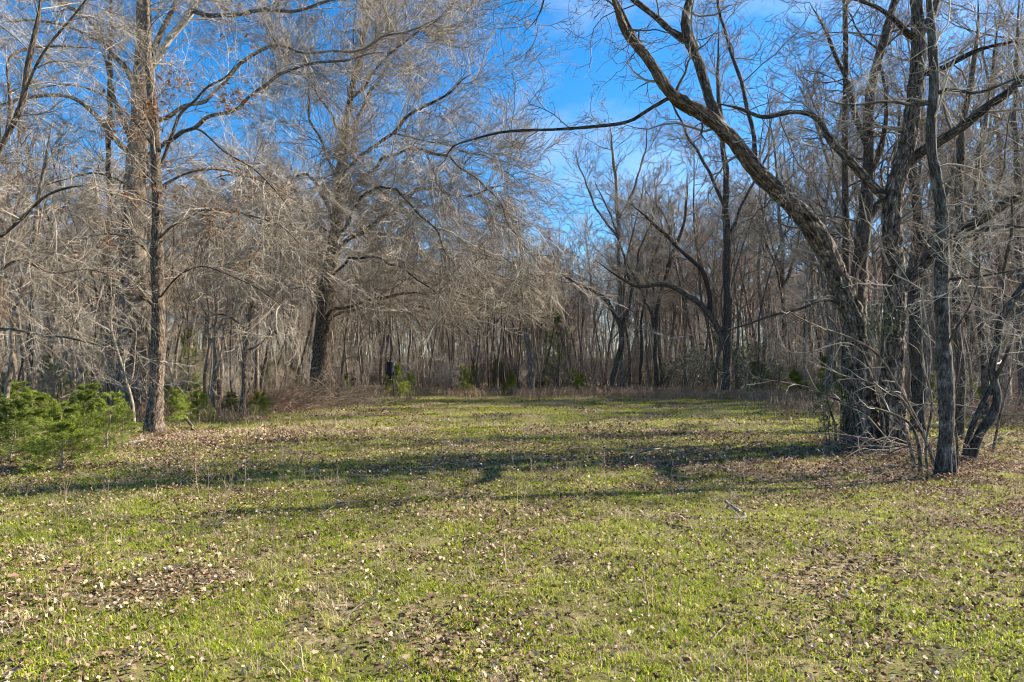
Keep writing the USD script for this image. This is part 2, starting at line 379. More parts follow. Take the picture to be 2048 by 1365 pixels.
def litter(x, y):
    x, y = np.broadcast_arrays(np.asarray(x, float), np.asarray(y, float))
    r = np.hypot(x, y)
    wood = smooth(-3.5, 1.0, r - edge_r(x, y))
    g = lambda cx, cy, sx, sy, k: k * np.exp(-(((x - cx) / sx) ** 2 + ((y - cy) / sy) ** 2))
    spot = np.maximum.reduce([g(-9.6, 16.2, 4.2, 2.6, 1.0), g(-8.6, 11.8, 3.4, 1.7, 0.75), g(6.6, 11.2, 5.2, 2.6, 0.95), g(7.0, 7.6, 3.2, 2.6, 0.8), g(2.6, 12.4, 3.0, 2.2, 0.75), g(3.2, 17, 4.0, 2.2, 0.5), g(-1.5, 8.0, 1.6, 0.8, 0.5), g(-1.0, 12.1, 0.55, 0.9, 0.8), g(-6.3, 26.0, 4.0, 3.0, 0.7)])
    n = meshkit.fbm(np.stack([x * 0.55, y * 0.9, np.zeros_like(x)], -1), 4, 21)
    n2 = meshkit.fbm(np.stack([x * 1.7, y * 2.3, np.ones_like(x)], -1), 3, 22)
    patch = 1.0 * smooth(0.46, 0.72, 0.6 * n + 0.4 * n2)
    return np.clip(np.maximum(np.maximum(wood, spot * (0.55 + 0.9 * n2)), patch * 0.46), 0, 1)

def spaced(lo, hi, d0, grow, c=0.0, flat=10.0):
    out, x = [c], c
    while x < hi:
        x += d0 * max(1.0, 1 + grow * (abs(x - c) - flat))
        out.append(x)
    x, neg = c, []
    while x > lo:
        x -= d0 * max(1.0, 1 + grow * (abs(x - c) - flat))
        neg.append(x)
    return np.array(neg[::-1] + out)
gx, gy = spaced(-320, 320, 0.18, 0.25, 0.0, 9.0), spaced(-60, 420, 0.18, 0.25, 9.0, 7.5)
XX, YY = np.meshgrid(gx, gy, indexing='ij')
ZZ = height(XX, YY)
nx, ny = XX.shape
ii, jj = np.meshgrid(np.arange(nx - 1), np.arange(ny - 1), indexing='ij')
q = (ii * ny + jj).ravel()
gf = np.concatenate([np.stack([q, q + ny, q + ny + 1], -1), np.stack([q, q + ny + 1, q + 1], -1)])
gv = np.stack([XX, YY, ZZ], -1).reshape(-1, 3)
dzx, dzy = np.gradient(ZZ, gx, gy)
gn = nrm(np.stack([-dzx, -dzy, np.ones_like(ZZ)], -1)).reshape(-1, 3)
ground = put('/World', 'ground', (gv, gf, gn, litter(gv[:, 0], gv[:, 1])), M['soil'], 'uneven clearing floor of short winter grass and fallen leaves', 'structure')

def inst(name, protos, pos, yaw, scale, which, label, tilt=None):
    """A PointInstancer for what nobody could count. protos: [(name, geo, material)]."""
    pi = UsdGeom.PointInstancer.Define(stage, free('/World', name))
    path = str(pi.GetPath())
    rel = pi.CreatePrototypesRel()
    for nm, geo, mat in protos:
        m = put(path, nm, geo, mat, piece=5 if mat in (M['grass_blade'], M['straw']) else 18 if mat is M['litter_leaf'] else 0)
        rel.AddTarget(m.GetPath())
    pi.CreateProtoIndicesAttr(Vt.IntArray.FromNumpy(np.asarray(which, np.int32)))
    pi.CreatePositionsAttr(Vt.Vec3fArray.FromNumpy(np.asarray(pos, np.float32)))
    h = np.asarray(yaw) / 2
    qz = np.stack([np.cos(h), 0 * h, 0 * h, np.sin(h)], -1)
    if tilt is not None:
        t2 = np.asarray(tilt) / 2
        c, s = np.cos(t2), np.sin(t2)
        qz = np.stack([qz[:, 0] * c, qz[:, 0] * s, qz[:, 3] * s, qz[:, 3] * c], -1)
    pi.CreateOrientationsAttr(Vt.QuathArray([Gf.Quath(float(a), float(b), float(c), float(d)) for a, b, c, d in qz]))
    sc = np.asarray(scale, float)
    sc = np.repeat(sc[:, None], 3, 1) if sc.ndim == 1 else sc
    pi.CreateScalesAttr(Vt.Vec3fArray.FromNumpy(sc.astype(np.float32)))
    tag(pi, label, kind='stuff')
    return pi

# ------------------------------------------------------------------ grass, straw and leaf litter
def blades(rng, n, size, ln, wd, bend=0.6):
    """Bent three-sided blades standing on a disc."""
    a, r = rng.random(n) * 2 * np.pi, size * np.sqrt(rng.random(n))
    # tufts
    c = rng.integers(0, max(4, n // 14), n)
    ca, cr = rng.random(c.max() + 1) * 2 * np.pi, size * np.sqrt(rng.random(c.max() + 1))
    x = 0.75 * cr[c] * np.cos(ca[c]) + 0.25 * r * np.cos(a)
    y = 0.75 * cr[c] * np.sin(ca[c]) + 0.25 * r * np.sin(a)
    L = rng.uniform(*ln, n)
    wdt = rng.uniform(*wd, n)
    d = rng.random(n) * 2 * np.pi
    lean = rng.uniform(0.15, 1.25, n)
    dx, dy = np.cos(d), np.sin(d)
    px, py = -dy * wdt / 2, dx * wdt / 2
    z0 = np.zeros(n)
    h1, o1 = 0.55 * L * np.cos(lean), 0.55 * L * np.sin(lean)
    l2 = np.minimum(lean + bend, 1.6)
    h2, o2 = h1 + 0.45 * L * np.cos(l2), o1 + 0.45 * L * np.sin(l2)
    V = np.stack([np.stack([x - px, y - py, z0 - 0.01], -1), np.stack([x + px, y + py, z0 - 0.01], -1),
                  np.stack([x + dx * o1 + 0.8 * px, y + dy * o1 + 0.8 * py, h1], -1), np.stack([x + dx * o1 - 0.8 * px, y + dy * o1 - 0.8 * py, h1], -1),
                  np.stack([x + dx * o2, y + dy * o2, h2], -1)], 1)
    F = np.array([[0, 1, 2], [0, 2, 3], [3, 2, 4]])
    return V.reshape(-1, 3), (F[None] + 5 * np.arange(n)[:, None, None]).reshape(-1, 3)

def leaves(rng, n, size, ls, z=(0.0, 0.03), aspect=(0.38, 0.6), steep=0.5):
    """Curled dead leaves lying every way: a folded, pointed, slightly lobed outline."""
    t = np.array([0, 0.22, 0.42, 0.62, 0.82, 1.0])
    w = np.array([0.08, 0.7, 0.55, 1.0, 0.5, 0.02])
    K = len(t)
    L = rng.uniform(*ls, n)
    asp = rng.uniform(*aspect, n) * 0.5
    curl = rng.uniform(-1.6, 1.8, n)
    fold = rng.uniform(-0.2, 0.9, n)
    a = rng.random(n) * 2 * np.pi
    r = size * np.sqrt(rng.random(n))
    th = curl[:, None] * (t[None] - 0.4)
    cx, cz = np.cumsum(np.cos(th) * np.gradient(t), 1), np.cumsum(np.sin(th) * np.gradient(t), 1)
    mid = np.stack([cx - 0.5, 0 * cx, cz], -1) * L[:, None, None]
    ww = (w[None] * asp[:, None] * L[:, None])
    lr = np.stack([0 * ww, ww * np.cos(fold)[:, None], ww * np.sin(fold)[:, None]], -1)
    V = np.concatenate([mid, mid + lr, mid + lr * [1, -1, 1]], 1)        # (n, 3K, 3)
    yaw, tx, ty = rng.random(n) * 2 * np.pi, rng.normal(0, steep, n), rng.normal(0, steep, n)
    R = trimesh.transformations
    cyw, syw, c1, s1, c2, s2 = np.cos(yaw), np.sin(yaw), np.cos(tx), np.sin(tx), np.cos(ty), np.sin(ty)
    Rz = np.zeros((n, 3, 3)); Rz[:, 0, 0] = cyw; Rz[:, 0, 1] = -syw; Rz[:, 1, 0] = syw; Rz[:, 1, 1] = cyw; Rz[:, 2, 2] = 1
    Rx = np.zeros((n, 3, 3)); Rx[:, 0, 0] = 1; Rx[:, 1, 1] = c1; Rx[:, 1, 2] = -s1; Rx[:, 2, 1] = s1; Rx[:, 2, 2] = c1
    Ry = np.zeros((n, 3, 3)); Ry[:, 1, 1] = 1; Ry[:, 0, 0] = c2; Ry[:, 0, 2] = s2; Ry[:, 2, 0] = -s2; Ry[:, 2, 2] = c2
    V = np.einsum('nij,nkj->nki', Rz @ Rx @ Ry, V)
    V[:, :, 2] -= V[:, :, 2].min(1, keepdims=True)
    V += np.stack([r * np.cos(a), r * np.sin(a), rng.uniform(*z, n)], -1)[:, None]
    F = []
    for k in range(K - 1):
        F += [[k, k + 1, K + k + 1], [k, K + k + 1, K + k], [k, 2 * K + k + 1, k + 1], [k, 2 * K + k, 2 * K + k + 1]]
    F = np.array(F)
    return V.reshape(-1, 3), (F[None] + 3 * K * np.arange(n)[:, None, None]).reshape(-1, 3)

rg = np.random.default_rng(11)
def scatter_field(rng, y0, y1, per_m2, spread=0.80, pad=1.2):
    n = int(per_m2 * (spread * (y1 * y1 - y0 * y0) + 2 * pad * (y1 - y0)))
    y = np.sqrt(rng.uniform(y0 * y0, y1 * y1, n))
    x = rng.uniform(-1, 1, n) * (spread * y + pad)
    return x, y

gp = [('grass_patch', blades(rg, 150, 0.17, (0.018, 0.055), (0.0035, 0.0065)), M['grass_blade']) for _ in range(6)]
gp += [('coarse_patch', blades(rg, 420, 0.6, (0.035, 0.085), (0.009, 0.018)), M['grass_blade']) for _ in range(4)]
gp += [('straw_patch', blades(rg, 60, 0.24, (0.04, 0.17), (0.0018, 0.0035), 0.9), M['straw']) for _ in range(4)]
gp += [('coarse_straw', blades(rg, 200, 0.7, (0.06, 0.2), (0.006, 0.011), 0.9), M['straw']) for _ in range(2)]
pos, which, scl = [], [], []
def sow(rng, y0, y1, dens, ids, keep, s=(0.8, 1.25)):
    x, y = scatter_field(rng, y0, y1, dens)
    k = rng.random(len(x)) < keep(x, y)
    x, y = x[k], y[k]
    pos.append(np.column_stack([x, y, height(x, y)])); which.append(rng.choice(ids, len(x))); scl.append(rng.uniform(*s, len(x)))
def inside(x, y, m=0.0):
    return np.hypot(x, y) < edge_r(x, y) + m
def mosaic(x, y, f=2.2, seed=51):
    return meshkit.fbm(np.stack([x * f, y * f, 0 * x], -1), 3, seed)
lush = lambda x, y: np.clip((1.0 - litter(x, y)) * (0.36 + 1.1 * smooth(0.40, 0.56, mosaic(x, y))), 0.02, 1) * inside(x, y, 0.5)
dry = lambda x, y: np.clip(0.35 + 0.9 * (meshkit.fbm(np.stack([x * 0.7, y * 0.7, np.zeros_like(x)], -1), 3, 31) - 0.35) + 0.35 * litter(x, y), 0.05, 1) * inside(x, y, 0.5)
sow(rg, 2.6, 9, 68, [0, 1, 2, 3, 4, 5], lush)
sow(rg, 9, 16, 34, [0, 1, 2, 3, 4, 5], lush, (1.1, 1.7))
sow(rg, 16, 52, 3.8, [6, 7, 8, 9], lush, (0.8, 1.4))
sow(rg, 2.6, 15, 9.5, [10, 11, 12, 13], dry)
sow(rg, 15, 50, 1.8, [14, 15], dry, (0.8, 1.3))
pos, which, scl = np.vstack(pos), np.concatenate(which), np.concatenate(scl)
inst('grass', gp, pos, rg.random(len(pos)) * 7, scl, which, 'short patchy winter grass with dry straw over the clearing')

lp = [('thin_litter', leaves(rg, 12, 0.24, (0.014, 0.042), z=(0.008, 0.042), aspect=(0.45, 0.9), steep=0.55), M['litter_leaf']) for _ in range(6)]
lp += [('thick_litter', leaves(rg, 60, 0.34, (0.022, 0.060), aspect=(0.45, 0.8)), M['litter_leaf']) for _ in range(4)]
lp += [('far_litter', leaves(rg, 60, 0.9, (0.06, 0.12), aspect=(0.5, 0.8)), M['litter_leaf']) for _ in range(3)]
lp += [('large_leaves', leaves(rg, 3, 0.3, (0.05, 0.085), aspect=(0.45, 0.75)), M['litter_leaf']) for _ in range(3)]
pos, which, scl = [], [], []
bare = lambda x, y: np.clip(0.25 + 1.2 * smooth(0.42, 0.60, mosaic(x, y, 1.6, 61)) + litter(x, y), 0, 1)
sow(rg, 2.6, 10, 66.0, [0, 1, 2, 3, 4, 5], bare, (0.75, 1.3))
sow(rg, 10, 18, 28.0, [0, 1, 2, 3, 4, 5], bare, (1.1, 1.8))
sow(rg, 2.6, 14, 1.1, [13, 14, 15], bare, (0.75, 1.2))
sow(rg, 2.6, 20, 7.5, [6, 7, 8, 9], lambda x, y: litter(x, y) ** 1.3, (0.8, 1.2))
sow(rg, 15, 60, 1.7, [10, 11, 12], lambda x, y: np.clip(litter(x, y), 0.25, 1), (0.8, 1.2))
pos, which, scl = np.vstack(pos), np.concatenate(which), np.concatenate(scl)
for bx, by, br in ((6.9, 13.4, 0.36), (7.35, 13.0, 0.34), (6.9, 14.0, 0.26), (6.5, 10.25, 0.2), (7.75, 11.6, 0.18), (-9.2, 17.6, 0.32), (-14.5, 26, 0.8), (-9.0, 32, 0.7)):
    a_ = rg.random(26) * 7
    d_ = br - 0.02 + rg.uniform(0, 0.55, 26) ** 1.3
    x_, y_ = bx + d_ * np.cos(a_), by + d_ * np.sin(a_)
    pos = np.vstack([pos, np.column_stack([x_, y_, height(x_, y_) + np.clip(0.075 - 0.14 * (d_ - br), 0, 0.08)])])
    which = np.concatenate([which, rg.choice([6, 7, 8, 9], 26)]); scl = np.concatenate([scl, rg.uniform(0.5, 0.9, 26)])
inst('fallen_leaves', lp, pos, rg.random(len(pos)) * 7, scl, which, 'tan and brown fallen leaves scattered over the grass and under the trees')

# ------------------------------------------------------------------ dry weeds
def weed(rng, h, n=5):
    """A dead forb: a thin stalk with a few stiff side stems and seed heads."""
    Pt = np.zeros((1, 6, 3))
    lean = rng.normal(0, 0.18, 2)
    z = np.linspace(0, h, 6)
    Pt[0, :, 2] = z
    Pt[0, :, 0] = lean[0] * z + 0.02 * rng.standard_normal(6) * h
    Pt[0, :, 1] = lean[1] * z + 0.02 * rng.standard_normal(6) * h
    R0 = np.linspace(0.0034, 0.0016, 6)[None]
    a = spawn(rng, Pt, R0, n=n, K=4, t=(0.3, 1), ang=(20, 50), L=(0.25, 0.5), rr=0.7, rmin=0.0013, jit=0.1)
    b = spawn(rng, *a, n=3, K=3, t=(0.4, 1), ang=(20, 50), L=(0.3, 0.5), rr=0.8, rmin=0.0013, jit=0.1)
    g = [tubes(Pt, R0, 3), tubes(*a, 3), tubes(*b, 3)]
    return join(g)
def clump(rng, n, size, h):
    out = []
    for _ in range(n):
        v, f, nn, b, tn = weed(rng, rng.uniform(*h), 4)
        a, r = rng.random() * 7, size * math.sqrt(rng.random())
        out.append((v + [r * math.cos(a), r * math.sin(a), 0], f, nn, b, tn))
    return join(out)
wp = [('weed_stalk', weed(rg, h), M['weed_brown']) for h in (0.25, 0.4, 0.5, 0.35)]
wp += [('weed_tuft', clump(rg, 7, 0.16, (0.2, 0.45)), M['weed_brown']) for _ in range(3)]
def thick(g, k):
    """the same weeds with stalks k times as thick (coarser far-off kind)"""
    v, f, n, b, tn = g
    return v + n * 0.0016 * k, f, n, b, tn
wp += [('weed_thicket', thick(clump(rg, 26, 0.75, (0.12, 0.45)), 2.0), M['weed_brown']) for _ in range(3)]
pos, which, scl = [], [], []
sow(rg, 2.9, 9, 2.6, [0, 1, 2, 3], lambda x, y: 0.15 + 0.85 * (meshkit.noise(np.stack([x * 0.8, y * 0.8, 0 * x], -1), 44) > 0.55), (0.5, 1.1))
sow(rg, 9, 18, 1.8, [0, 1, 2, 3], lambda x, y: 0.35 + 0.65 * (meshkit.noise(np.stack([x * 0.6, y * 0.6, 0 * x], -1), 41) > 0.55), (0.6, 1.15))
sow(rg, 4.0, 18, 0.35, [4, 5, 6], lambda x, y: 1.0 * (meshkit.noise(np.stack([x * 0.5, y * 0.5, 0 * x], -1), 42) > 0.55), (0.6, 1.1))
strip = lambda x, y: inside(x, y, 1.2) * smooth(-17, -2.5, np.hypot(x, y) - edge_r(x, y)) * smooth(0.38, 0.62, meshkit.fbm(np.stack([x * 0.35, y * 0.5, 0 * x], -1), 3, 43)) * (y > 21) * (np.hypot(x + 7.0, y - 38.6) > 1.8)
sow(rg, 20, 56, 3.2, [7, 8, 9], strip, (0.4, 1.6))
pos, which, scl = np.vstack(pos), np.concatenate(which), np.concatenate(scl)
inst('dry_weeds', wp, pos, rg.random(len(pos)) * 7, scl, which, 'thin dead brown weed stalks standing in the grass and along the wood edge')

# ------------------------------------------------------------------ the traced trees
def crown_of(sets):
    v, f, n, b, tn = join([tubes(P, R, s) for P, R, s in sets if len(P)])
    return v, f, n, None, tn

def twiggery(rng, limbs, levels):
    """limbs: [(P, R)] of any length -> list of (P, R, sides) of all the finer growth. levels: list of spawn keyword sets with 'sides'."""
    base = []
    for P, R in limbs:
        q, _ = spline(np.column_stack([P, R]), 14)
        base.append((q[:, :3], q[:, 3]))
    cur = (np.stack([b[0] for b in base]), np.stack([b[1] for b in base]))
    out = []
    for lv in levels:
        lv = dict(lv)
        sides = lv.pop('sides', 3)
        cur = spawn(rng, *cur, **lv)
        out.append((*cur, sides))
    return out

stage.CreateClassPrim('/World/tree_kinds')
def spray_kind(key, seed, mat, droop=0.0, jit=0.1, n1=8, n2=2.4, r=0.0068, ang=(22, 55)):
    """A metre-long leafless spray along +x: leader, side twigs and the finest twiglets."""
    rng = np.random.default_rng(seed)
    P = np.zeros((1, 7, 3))
    d = np.array([1.0, 0, 0])
    for k in range(1, 7):
        d = nrm(d + jit * rng.standard_normal(3) + np.array([0, 0, -droop / 6]))
        P[0, k] = P[0, k - 1] + d / 6
    R = np.linspace(r, 0.5 * r, 7)[None]
    a = spawn(rng, P, R, n=n1, K=4, t=(0.06, 0.97), ang=ang, L=(0.28, 0.62), rr=0.8, rmin=0.7 * r, jit=jit * 1.4, trop=(0, 0, -droop * 0.6), flat=0.45, shorten=0.45)
    b = spawn(rng, *a, n=n2, K=3, t=(0.12, 1), ang=ang, L=(0.28, 0.7), rr=0.9, rmin=0.6 * r, jit=jit * 1.4, trop=(0, 0, -droop * 0.3))
    v, f, n, _, tn = join([tubes(P, R, 3), tubes(*a, 3), tubes(*b, 3)])
    root = UsdGeom.Xform.Define(stage, '/World/tree_kinds/' + key)
    put(root, 'twigs', (v, f, n, None, tn), M[mat])
    return str(root.GetPath())
SPRAYS = {
    'weeping': [spray_kind(f'weeping_spray_{i}', 1100 + i, 'twigs_tan', 0.55, 0.12) for i in range(5)],
    'fan': [spray_kind(f'fan_spray_{i}', 1200 + i, 'twigs_tan', -0.12, 0.11) for i in range(5)],
    'oaky': [spray_kind(f'oaky_spray_{i}', 1300 + i, 'twigs_tan', 0.2, 0.17) for i in range(5)],
    'crooked': [spray_kind(f'crooked_spray_{i}', 1400 + i, 'twigs_dark', 0.0, 0.26, 6, 2.0, 0.0075, (30, 75)) for i in range(5)],
    'brown': [spray_kind(f'brown_spray_{i}', 1500 + i, 'twigs_brown', 0.0, 0.24, 7, 2.2, 0.0072, (30, 70)) for i in range(5)],
    'woody': [spray_kind(f'woody_spray_{i}', 1700 + i, 'twigs_wood', -0.1, 0.18, 8, 2.2, 0.0085) for i in range(5)],
    'grey': [spray_kind(f'grey_spray_{i}', 1600 + i, 'twigs_grey', 0.1, 0.22, 7, 2.2, 0.0066, (28, 70)) for i in range(5)],
}
from scipy.spatial.transform import Rotation
def spray_on(t, rng, sets, kind, Lr, name='twigs', zmin=-9):
    """Sets sprays along branches. sets: [(P, R, how many per branch)]. kind: a key, or a function of the places giving keys by number."""
    A, D = [], []
    for P, R, n in sets:
        if n <= 0 or not len(P):
            continue
        Q, _ = spawn(rng, P, R, n=n, K=2, t=(0.12, 1.0), ang=(15, 55), L=Lr, absL=True, jit=0.12, shorten=0.3)
        A.append(Q[:, 0]); D.append(Q[:, 1] - Q[:, 0])
    A, D = np.vstack(A), np.vstack(D)
    k = A[:, 2] + D[:, 2] > zmin
    A, D = A[k], D[k]
    s = np.linalg.norm(D, axis=1)
    X = D / s[:, None]
    Yv = nrm(np.cross([0, 0, 1.0], X) + 1e-3)
    Z = np.cross(X, Yv)
    roll = rng.normal(0, 0.5, len(s))[:, None]
    Yr, Zr = np.cos(roll) * Yv + np.sin(roll) * Z, -np.sin(roll) * Yv + np.cos(roll) * Z
    q = Rotation.from_matrix(np.stack([X, Yr, Zr], -1)).as_quat()
    keys = [kind] if isinstance(kind, str) else kind[0]
    which = np.zeros(len(s), int) if isinstance(kind, str) else kind[1](A)
    pi = UsdGeom.PointInstancer.Define(stage, free(str(t.GetPath()), name))
    rel, per = pi.CreatePrototypesRel(), 5
    for kk in keys:
        for p in SPRAYS[kk]:
            x = UsdGeom.Xform.Define(stage, f'{pi.GetPath()}/' + p.rsplit('/', 1)[1])
            x.GetPrim().GetReferences().AddInternalReference(Sdf.Path(p))
            rel.AddTarget(x.GetPath())
    pi.CreateProtoIndicesAttr(Vt.IntArray.FromNumpy((which * per + rng.integers(0, per, len(s))).astype(np.int32)))
    pi.CreatePositionsAttr(Vt.Vec3fArray.FromNumpy(A.astype(np.float32)))
    pi.CreateOrientationsAttr(Vt.QuathArray([Gf.Quath(float(w), float(a), float(b), float(c)) for a, b, c, w in q]))
    pi.CreateScalesAttr(Vt.Vec3fArray.FromNumpy(np.repeat(s[:, None], 3, 1).astype(np.float32)))
    tag(pi, kind='stuff')
    NSPRAY[0] += len(s)
NSPRAY = [0]

def hero(name, label, cat, stems, branches, mat, crown_mat, levels, seed, sides=28, rough=0.16, freq=9.0, roots=0.15, bsides=12, extra=None, branch_mat=None, stem_rs=1.0, brough=None, spray=None):
    """stems: [(P, R)] trunks from the ground; branches: [(P, R)] limbs."""
    rng = np.random.default_rng(seed)
    o = stems[0][0][0].copy()
    o[2] = height(o[0], o[1])
    t = thing(name, label, cat, o)
    taper = lambda R: R * np.clip((1 - np.linspace(0, 1, len(R))) / 0.16, 0.12, 1) ** 0.8
    stems, branches = [(P, taper(R)) for P, R in stems], [(P, taper(R)) for P, R in branches]
    for i, (P, R) in enumerate(stems):
        g = stem(P - o, R, sides, rough, freq, seed + i, roots, resample=int(len(P) * stem_rs))
        put(t, 'trunk', g, mat)
    for i, (P, R) in enumerate(branches):
        g = stem(P - o, R, bsides, rough if brough is None else brough, freq * 1.3, seed + 20 + i, resample=max(8, int(len(P) * 1.2)))
        put(t, 'limb', g, (branch_mat or {}).get(i, mat))
    tw = twiggery(rng, [(P - o, R) for P, R in list(stems) + list(branches)] if levels[0].pop('on_stems', True) else [(P - o, R) for P, R in branches], levels)
    put(t, 'crown', crown_of(tw), crown_mat)
    if spray:
        kind, n1, n2, Lr = spray[:4]
        spray_on(t, rng, [(tw[0][0], tw[0][1], n1), (tw[1][0], tw[1][1], n2)], kind, Lr, zmin=(*spray, -9)[4])
    if extra:
        extra(t, tw, rng)
    return t

# --- the leaning shaggy tree on the right, its limbs and the stems beside it
Y = 13.4
A0 = limb([(1738, 905), (1728, 800), (1716, 700), (1700, 620), (1675, 555, 13.3), (1640, 480, 13.2), (1600, 425, 13.0), (1555, 383, 12.8), (1500, 325, 12.5), (1468, 283, 12.3), (1440, 255, 12.1), (1400, 225, 11.9), (1350, 195, 11.6), (1325, 165, 11.4), (1290, 110, 11.2), (1250, 60, 11.0), (1235, 20, 10.8), (1220, -25, 10.6), (1205, -80, 10.4), (1190, -180, 10.2)],
          [60, 54, 50, 47, 44, 42, 38, 35, 33, 31, 30, 29, 26, 23, 20, 18, 16, 14, 11, 7], Y, 0.07, 0.15)
A2 = limb([(1442, 258, 12.1), (1425, 215, 12.1), (1412, 178, 12.1), (1395, 120, 12.0), (1378, 85, 12.0), (1370, 40, 11.9), (1378, 0, 11.8), (1384, -60, 11.7), (1375, -140, 11.6)], [24, 21, 18, 8], Y, 0.1)
A3 = limb([(1374, 82, 12.0), (1340, 60, 12.1), (1312, 35, 12.2), (1280, 10, 12.3), (1250, -15, 12.4), (1200, -60, 12.5)], [15, 13, 11, 6], Y, 0.12)
A4 = limb([(1346, 192, 11.6), (1310, 211, 11.6), (1280, 228, 11.6), (1250, 245, 11.5), (1215, 252, 11.5), (1150, 256, 11.4), (1075, 260, 11.3), (1000, 269, 11.2), (930, 285, 11.1), (895, 300, 11.1), (884, 322, 11.1), (860, 337, 11), (838, 357, 11)], [8, 8, 7, 6, 4.5, 3, 2.5], Y, 0.15, wig=0.03, seed=4)
A5 = limb([(1290, 105, 11.2), (1240, 30, 11.1), (1190, -40, 11), (1140, -60, 10.9), (1095, -20, 10.8), (1085, 30, 10.7), (1040, 70, 10.7)], [8, 6, 4, 3], Y, 0.15, wig=0.04, seed=5)
A6 = limb([(1700, 625), (1660, 600, 13.0), (1600, 615, 12.6), (1520, 640, 12.2), (1470, 655, 12), (1400, 665, 11.8)], [8, 6, 4, 3], Y, 0.2, wig=0.05, seed=6)
A7 = limb([(1560, 388, 12.8), (1520, 340, 13.5), (1500, 250, 14.2), (1480, 150, 14.8), (1440, 40, 15.4), (1430, -60, 16)], [12, 10, 7, 4], Y, 0.2, wig=0.05, seed=7)
A_lv = [dict(on_stems=True, per_m=2.0, K=8, t=(0.25, 1), ang=(40, 80), L=(0.8, 2.5), absL=True, rr=0.32, rmin=0.008, rmax=0.026, jit=0.28, trop=(0, 0, 0.10), sides=5, shorten=0.25),
        dict(n=6, K=6, t=(0.15, 1), ang=(35, 75), L=(0.3, 0.7), rr=0.6, rmin=0.0055, jit=0.3, trop=(0, 0, 0.1), sides=4)]
hero('shaggy_tree', 'shaggy barked tree leaning far left over the clearing with one long horizontal limb', 'tree', [A0], [A2, A3, A4, A5, A6, A7], M['bark_shaggy'], M['twigs_dark'], A_lv, 101, spray=('crooked', 1.5, 1.0, (0.35, 1.0)), sides=44, rough=0.34, freq=15, roots=0.22, bsides=18)

YB = 13.0
B0 = limb([(1790, 908), (1784, 800), (1784, 700), (1790, 600), (1785, 500), (1783, 430), (1790, 375), (1805, 325), (1826, 220), (1837, 110), (1833, 0), (1830, -90), (1840, -200)],
          [56, 48, 44, 42, 40, 38, 35, 33, 30, 27, 23, 17, 9], YB, 0.07, 0.12)
B1 = limb([(1812, 330), (1832, 312), (1866, 290, 12.8), (1921, 256, 12.6), (1972, 216, 12.4), (2013, 187, 12.2), (2055, 145, 12.0), (2120, 90, 11.8)], [24, 22, 20, 17, 14, 8], YB, 0.1)
B2 = limb([(1768, 395), (1727, 352), (1683, 304), (1654, 271), (1639, 242), (1615, 228), (1573, 226, 13.2), (1529, 235, 13.3), (1490, 222, 13.4), (1412, 205, 13.6)], [17, 15, 12, 10, 8, 5], YB, 0.12)
B3 = limb([(1798, 580), (1830, 548), (1863, 510), (1899, 474, 12.8), (1947, 448, 12.6), (2000, 413, 12.4), (2055, 385, 12.2), (2150, 330, 12)], [26, 26, 24, 20, 12], YB, 0.1)
B4 = limb([(1858, 520), (1905, 490, 12.6), (1963, 462, 12.4), (2010, 452, 12.2), (2060, 457, 12.0)], [12, 11, 9, 7], YB, 0.15)
B5 = limb([(1836, 75), (1850, 55), (1866, 25), (1882, -20), (1910, -100)], [18, 16, 10], YB, 0.12)
B6 = limb([(1838, 150), (1862, 145, 12.9), (1920, 118, 12.6), (1960, 98, 12.4), (2010, 85, 12.2), (2060, 75, 12.1)], [13, 11, 8, 5], YB, 0.15, wig=0.02, seed=3)
B7 = limb([(1826, 75), (1800, 50, 12.8), (1770, 25, 12.6), (1730, 5, 12.4), (1680, -10, 12.2)], [12, 10, 8, 5], YB, 0.15)
B_lv = [dict(on_stems=True, per_m=2.3, K=8, t=(0.22, 1), ang=(40, 80), L=(0.9, 2.9), absL=True, rr=0.32, rmin=0.008, rmax=0.026, jit=0.27, trop=(0, 0, 0.12), sides=5, shorten=0.2),
        dict(n=6.5, K=6, t=(0.15, 1), ang=(35, 75), L=(0.3, 0.7), rr=0.6, rmin=0.0055, jit=0.28, trop=(0, 0, 0.1), sides=4)]
hero('shaggy_tree', 'upright shaggy barked tree with thick dark limbs rising to the right', 'tree', [B0], [B1, B2, B3, B4, B5, B6, B7], M['bark_shaggy'], M['twigs_brown'], B_lv, 131, spray=('brown', 1.8, 1.2, (0.4, 1.1)), sides=40, rough=0.40, freq=15, roots=0.24, bsides=18)

YC = 14.0
C0 = limb([(1712, 895), (1712, 750), (1716, 600), (1722, 500), (1730, 430), (1738, 330), (1740, 200), (1768, 80), (1795, -20), (1830, -140)], [44, 38, 34, 32, 28, 24, 20, 17, 14, 7], YC, 0.09, 0.3)
C1 = limb([(1728, 455), (1748, 420), (1768, 398), (1790, 360), (1800, 300, 14.3), (1798, 220, 14.6)], [20, 18, 12, 7], YC, 0.12)
C2 = limb([(1738, 300), (1715, 240, 14.2), (1700, 180, 14.5), (1660, 90, 14.9), (1620, 0, 15.2)], [14, 12, 9, 5], YC, 0.15, wig=0.03, seed=8)
C3 = limb([(1735, 360), (1760, 300, 13.8), (1768, 250, 13.6), (1770, 180, 13.5), (1755, 80, 13.4)], [14, 11, 8, 5], YC, 0.15, wig=0.02, seed=9)
hero('dark_tree', 'black trunked tree standing between the two shaggy trees', 'tree', [C0], [C1, C2, C3], M['bark_dark'], M['twigs_dark'], [dict(d) for d in [dict(B_lv[0], on_stems=True), *B_lv[1:]]], 151, spray=('crooked', 2, 1.4, (0.4, 1.1)), sides=26, rough=0.30, freq=13, bsides=14)

